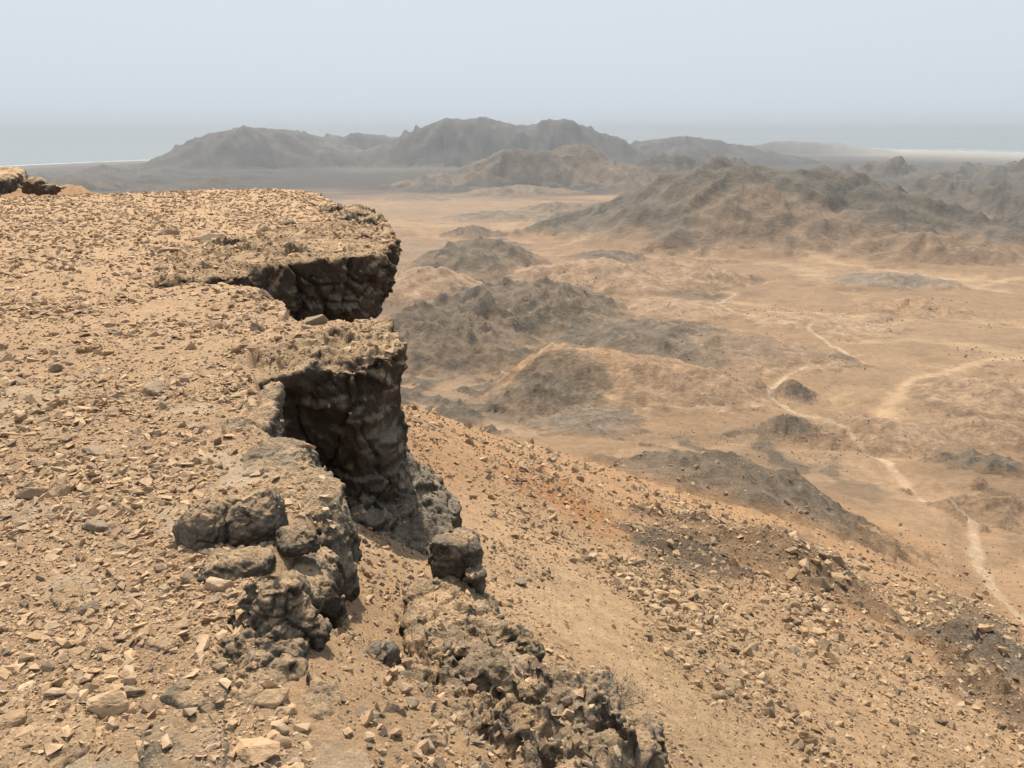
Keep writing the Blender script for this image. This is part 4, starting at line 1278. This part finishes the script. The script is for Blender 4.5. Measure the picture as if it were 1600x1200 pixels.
size = np.clip(np.maximum(0.005, 0.0018 * r) * (1 - rs.rand(len(x)) + 1e-6) ** (-1 / 2.1) * (1 + 0.35 * sstep(6, 3, r)) * np.clip(0.95 + 0.9 * fbm2(x * 0.7 + 9, y * 0.7, 3, 215), 0.6, 1.7), 0, 0.055 * np.clip(r / 5, 0.75, 1.5))
z = ground_at(x, y)
z, ok_, on_ = rest_z(x, y, z)
ok_ &= ~on_ | (rs.rand(len(x)) < np.where(y > 5.2, 0.95, np.where(y < 2.9, 0.45, 0.14)))
ok_ &= z > -0.16
x, y, r, size, z, on_ = x[ok_], y[ok_], r[ok_], size[ok_], z[ok_], on_[ok_]
# largest on show become individual stones
order = np.argsort(-(size / r * np.where(on_, 0.5, 1)))
LOCK_P = order[:285]
rest = order[285:]
pos = np.stack([x, y, z], 1)
scatter_mesh('stone_chips', pos[rest], size[rest], rs, M_stone, 0.5, 0.35, 'loose limestone chips covering the plateau', 8, 48, 0.6, 300)
protos = [stone_mesh(500 + k, 0.5 + 0.2 * (k % 3) / 2, 13, M_stone, 'stone') for k in range(30)]
for q, i in enumerate(LOCK_P):
    o = bpy.data.objects.new('stone', protos[q % 30])
    s = float(size[i])
    o.location = (float(pos[i, 0]), float(pos[i, 1]), float(pos[i, 2]) + s * 0.08)
    o.rotation_euler = (rs.normal() * 0.22, rs.normal() * 0.22, rs.rand() * 6.28)
    o.scale = (s, s, s)
    link(o)
    tag(o, 'loose sandy limestone stone among the chips on the plateau', 'stone', 'loose stones on the plateau')

# the stones that lie right beside something easy to find are named after it
near_label = [((on_level(px, py)), lb) for px, py, lb in (
    (130, 760, 'loose tan stone just right of the long block-shaped stone'), (330, 800, 'loose stone just behind the dome-shaped grey boulder'), (300, 1090, 'loose stone between the two grey bedrock slabs'),
    (160, 1130, 'loose stone at the near edge of the pale yellow bedrock slab'), (100, 890, 'loose stone just behind the bleached slab with a grey corner'), (250, 955, 'loose stone just behind the sand-covered slab with a grey end'),
    (190, 1000, 'loose stone just behind the thin beige slab'), (350, 780, 'loose stone between the dome boulder and the grey near ledge'), (330, 660, 'loose stone beside the cracked rock edge above the hollow'),
    (330, 930, 'loose stone below the pale triangular flake'))]
taken = set()
for (gx, gy), lb in near_label:
    c_ = [o_ for o_ in bpy.data.objects if o_.name.split('.')[0] == 'stone' and o_.name not in taken]
    o_ = min(c_, key=lambda q_: (q_.location.x - gx) ** 2 + (q_.location.y - gy) ** 2 - 0.02 * q_.scale.x)
    taken.add(o_.name); o_['label'] = lb

# a few remarkable stones, placed where the photograph shows them
BIG = [
    (95, 758, 0.115, 0.6, 'long block-shaped tan stone resting on the gravel', 'tan'), (45, 770, 0.09, 0.6, 'squat tan stone beside the long block-shaped stone', 'tan'),
    (150, 700, 0.075, 0.6, 'lone rounded brown stone on the open gravel', 'tan'), (242, 612, 0.11, 0.6, 'brown lump standing clear above the middle gravel', 'tan'),
    (395, 730, 0.07, 0.5, 'tilted tan flake against the grey near ledge', 'tan'), (165, 1100, 0.085, 0.6, 'squarish stone with a flat pale top near the yellow slab', 'tan'),
    (20, 1120, 0.085, 0.55, 'large wedge-shaped stone on the yellow slab', 'tan'), (205, 1075, 0.045, 0.8, 'small blocky orange stone behind the squarish stone', 'tan'),
    (405, 1165, 0.10, 0.5, 'large slanted tan stone in front of the knobbly stack', 'tan'), (435, 1085, 0.085, 0.6, 'upright tan slab stone leaning on the knobbly stack', 'tan'),
    (340, 910, 0.075, 0.5, 'pale triangular flake beside the low rounded boulder', 'tan'), (292, 897, 0.045, 0.9, 'small cube-like brown stone before the dome boulder', 'tan'),
    (85, 575, 0.09, 0.7, 'dark brown stone alone among small gravel', 'dark'), (150, 818, 0.085, 0.4, 'flat dark stone casting a shadow on the gravel', 'dark'),
    (140, 945, 0.05, 0.8, 'dark brown cracked stone beside the bleached slab', 'dark'), (330, 372, 0.26, 0.4, 'long dark stone lying behind the far ledge', 'dark'),
    (264, 365, 0.22, 0.6, 'brown stone left of the long dark stone', 'tan'), (450, 350, 0.2, 0.35, 'flat dark stone on the far ledge top', 'dark'),
    (512, 303, 0.22, 0.4, 'dark flat stone on the plateau corner against the plain', 'dark'), (265, 393, 0.2, 0.5, 'tan stone on open gravel before the far ledge', 'tan'),
    (480, 535, 0.14, 0.5, 'tan slab lying on the top of the middle ledge', 'tan'), (490, 505, 0.15, 0.4, 'long tilted grey slab where the two ledges meet', 'dark'),
    (415, 462, 0.12, 0.7, 'grey stone at the notch before the far ledge', 'dark'), (400, 515, 0.09, 0.7, 'rounded grey stone at the back of the middle ledge', 'dark'),
]
for k, (px, py, s, fl, lb, cl) in enumerate(BIG):
    gx, gy = on_level(px, py, 0.02)
    me = stone_mesh(700 + k * 3, fl, 14, M_stone if cl == 'tan' else M_dstone, 'stone', True)
    o = bpy.data.objects.new('stone', me)
    o.location = (gx, gy, float(ground_at(np.array([gx]), np.array([gy]))[0]) + s * fl * 0.22)
    o.rotation_euler = (rs.normal() * 0.12, rs.normal() * 0.12, rs.normal() * 0.5)
    o.scale = (s, s * 0.9, s)
    link(o)
    tag(o, lb, 'stone')

# rubble in the gully
x, y, r = log_polar(20000, -0.42, 0.5, 1.8, 9, rs)
d = edge_d(x, y)
keep = (d > 0.10) & (d < 2.0) & (rs.rand(len(x)) < np.clip(0.75 + 1.0 * fbm2(x * 1.7, y * 1.7, 3, 231), 0.1, 1) * np.where(d < 1.0, 1, 0.35))
x, y, r = x[keep], y[keep], r[keep]
size = np.clip(np.maximum(0.005, 0.0019 * r) * (1 - rs.rand(len(x)) + 1e-6) ** (-1 / 1.9), 0, 0.038)
z, ok_, on_ = rest_z(x, y, ground_at(x, y))
ok_ &= ~on_ | (rs.rand(len(x)) < 0.55)
x, y, size, z = x[ok_], y[ok_], size[ok_], z[ok_]
pos = np.stack([x, y, z], 1)
dk = rs.rand(len(x)) < 0.3
scatter_mesh('gully_rubble', pos[~dk], size[~dk], rs, M_stone, 0.7, 0.6, 'loose brown rubble in the gully', 9, 30, 0.3, 900)
scatter_mesh('gully_rubble', pos[dk], size[dk], rs, M_dstone, 0.7, 0.6, 'dark rubble in the gully', 9, 30, 0.3, 940)

# stones of the long slope
NT = 72000
x, y, r = log_polar(NT, -0.28, 0.72, 3.4, 170, rs)
d = poly_dist(x, y, EDGE)
onsl = slope_z(x, y) - floor_z(x, y)
gx, gy, _ = hit(1150, 1080)
tongue = sstep(1.15, 0.3, line_dist(x, y, [hit(1010, 880)[:2], hit(1080, 980)[:2], hit(1150, 1080)[:2], hit(1200, 1190)[:2]]) / (0.12 * r)) + sstep(1.1, 0.3, line_dist(x, y, [hit(1290, 1000)[:2], hit(1250, 920)[:2], hit(1330, 870)[:2]]) / (0.05 * r))
den = np.clip(0.62 + 0.8 * fbm2(x / (0.12 * r), y / (0.12 * r), 3, 241), 0.08, 0.9) + 0.9 * tongue
chute_ = sstep(0.9, 0.3, np.abs(d - 2.4)) * sstep(14, 8, y)
keep = (d > 1.35) & (onsl > 1) & (rs.rand(NT) < den * (1 - 0.2 * chute_) * (1 - 0.8 * sstep(40, 110, r)))
x, y, r, tongue = x[keep], y[keep], r[keep], tongue[keep]
size = np.clip(np.maximum(0.008, 0.0016 * r * (1 - 0.5 * sstep(20, 70, r))) * (1 - rs.rand(len(x)) + 1e-6) ** (-1 / 2.3), 0, (0.0085 - 0.004 * sstep(40, 110, r)) * r) * (1 - 0.35 * chute_[keep]) * (1 + 0.8 * tongue * rs.rand(len(x)))
pos = np.stack([x, y, ground_at(x, y)], 1)
order = np.argsort(-(size / r))
LT = order[:285]; rest = order[285:]
scatter_mesh('slope_stones', pos[rest], size[rest], rs, M_tstone, 0.7, 0.5, 'loose stones strewn over the long slope', 8, 48, 0.35, 1000)
protos_t = [stone_mesh(1100 + k, 0.72, 13, M_tstone, 'slope_rock') for k in range(24)]
for q, i in enumerate(LT):
    o = bpy.data.objects.new('slope_rock', protos_t[q % 24])
    s = float(size[i])
    o.location = (float(pos[i, 0]), float(pos[i, 1]), float(pos[i, 2]) + s * 0.2)
    o.rotation_euler = (rs.normal() * 0.4, rs.normal() * 0.4, rs.rand() * 6.28)
    o.scale = (s, s, s)
    link(o)
    tag(o, 'loose pale rock among the stones of the long slope', 'rock', 'loose rocks on the long slope')
for k, (px, py, s, lb, cl) in enumerate(((1255, 1160, 0.22, 'large brown boulder at the foot of the stone tongue', 't'), (815, 912, 0.13, 'dark boulder alone beside the pale sand chute', 'd'), (1540, 985, 0.13, 'pale boulder between the grey mound and the red crag', 't'), (1240, 1022, 0.16, 'dark boulder at the edge of the stone field', 'd'))):
    x_, y_, z_ = ray(px, py)
    tt = np.exp(np.linspace(math.log(4), math.log(200), 3000))
    h_ = EYE + z_ * tt - ground_at(x_ * tt, y_ * tt)
    t0 = tt[int(np.argmax(h_ < 0))]
    s = s * t0 / 12
    o = bpy.data.objects.new('boulder', stone_mesh(1300 + k, 0.8, 16, M_tstone if cl == 't' else M_dstone, 'boulder', True))
    o.location = (x_ * t0, y_ * t0, EYE + z_ * t0 + s * 0.2); o.rotation_euler = (0.2, 0.1, k * 1.3); o.scale = (s, s, s)
    link(o)
    tag(o, lb, 'boulder')

# dark stones and low scrub dotted over the valley floor
NV = 9000
x, y, r = log_polar(NV, -0.3, 0.66, 90, 480, rs)
den = sstep(-0.1, 0.5, fbm2(x / 40, y / 40, 4, 251))
keep = (rs.rand(NV) < den) & (slope_z(x, y) - floor_z(x, y) < 4)
x, y, r = x[keep], y[keep], r[keep]
size = 0.0009 * r * (1 - rs.rand(len(x)) + 1e-6) ** (-1 / 2.6); size = np.clip(size, 0, 0.0018 * r)
scatter_mesh('valley_stones', np.stack([x, y, ground_at(x, y)], 1), size, rs, M_dstone, 0.7, 0.5, 'dark stones and scrub dotted over the valley floor', 8, 24, 0.3, 1400)

# ------------------------------------------------------------------ dry bush by the shelf
bm_, nt, b = node_mat('dry_twigs', 0.9)
b.inputs['Base Color'].default_value = (0.27, 0.205, 0.145, 1)
lf_, nt, b = node_mat('dry_leaves', 0.9)
b.inputs['Base Color'].default_value = (0.27, 0.225, 0.15, 1)


def bush(px, py, t, rad, n, label, seed):
    rs = np.random.RandomState(seed)
    c = np.array(at_depth(px, py, t))
    c[2] = ground_at(c[:1], c[1:2])[0]
    root = bpy.data.objects.new('dry_bush', None); root.location = c; link(root)
    tag(root, label, 'bush')
    TV = []; TF = []; LV = []; LF = []

    def twig(p, q, w):
        ax = q - p; s_ = np.cross(ax, rs.normal(size=3)); s_ /= np.linalg.norm(s_) + 1e-9
        u_ = np.cross(ax, s_); u_ /= np.linalg.norm(u_) + 1e-9
        k0 = len(TV)
        for ww, pp in ((w, p), (w * 0.5, q)):
            for a in (0, 2.094, 4.189):
                TV.append(pp + ww * (s_ * math.cos(a) + u_ * math.sin(a)))
        for a in range(3):
            TF.append((k0 + a, k0 + (a + 1) % 3, k0 + 3 + (a + 1) % 3, k0 + 3 + a))
    for i in range(n):
        dr = rs.normal(size=3); dr[2] = abs(dr[2]) * 0.8 + 0.15; dr /= np.linalg.norm(dr)
        p = rs.normal(size=3) * rad * 0.1; p[2] = -0.02
        ln = rad * (0.6 + 0.5 * rs.rand())
        for s_ in range(3):
            q = p + dr * ln / 3
            twig(p, q, rad * 0.012 / (1 + s_))
            for b2 in range(3):
                d2 = dr + rs.normal(size=3) * 0.6; d2 /= np.linalg.norm(d2)
                q2 = q + d2 * rad * 0.2 * (0.5 + rs.rand())
                twig(q, q2, rad * 0.005)
                if rs.rand() < 0.6:
                    k0 = len(LV)
                    e = rs.normal(size=3) * rad * 0.022; g_ = rs.normal(size=3) * rad * 0.022
                    LV.extend([q2, q2 + e, q2 + e + g_, q2 + g_]); LF.append((k0, k0 + 1, k0 + 2, k0 + 3))
            p = q; dr = dr + rs.normal(size=3) * 0.25; dr /= np.linalg.norm(dr)
    for nm2, v, f, m in (('twigs', TV, TF, bm_), ('foliage', LV, LF, lf_)):
        o = bpy.data.objects.new(nm2, mesh_from(nm2, np.array(v), np.array(f), m, None, False))
        link(o); o.parent = root; o['kind'] = 'stuff'
    return root


bush(945, 1100, 4.85, 0.23, 190, 'dry brown bush growing behind the rock shelf', 1)

# ------------------------------------------------------------------ haze: one closed box of air
hv = bpy.data.materials.new('dusty_air'); hv.use_nodes = True
nt = hv.node_tree
for n in list(nt.nodes): nt.nodes.remove(n)
ho = nt.nodes.new('ShaderNodeOutputMaterial'); pv = nt.nodes.new('ShaderNodeVolumePrincipled')
pv.inputs['Color'].default_value = (0.435, 0.48, 0.54, 1)
pv.inputs['Density'].default_value = HAZE_DENSITY
pv.inputs['Anisotropy'].default_value = 0.2
nt.links.new(pv.outputs[0], ho.inputs['Volume'])
ztop = max(float(Z.max()), 3.0) + 6; zbot = float(min(Z.min(), SEA_Z)) - 1.5
bx0, bx1, by0, by1 = -11500, 11500, -600, 15500
hvv = np.array([(a, b_, c) for c in (zbot, ztop) for b_ in (by0, by1) for a in (bx0, bx1)], float)
hf = np.array([(0, 2, 3, 1), (4, 5, 7, 6), (0, 1, 5, 4), (2, 6, 7, 3), (0, 4, 6, 2), (1, 3, 7, 5)])
o = link(bpy.data.objects.new('haze', mesh_from('haze', hvv, hf, hv, None, False)))
tag(o, 'dusty air over the valley and sea', None, None, 'stuff')
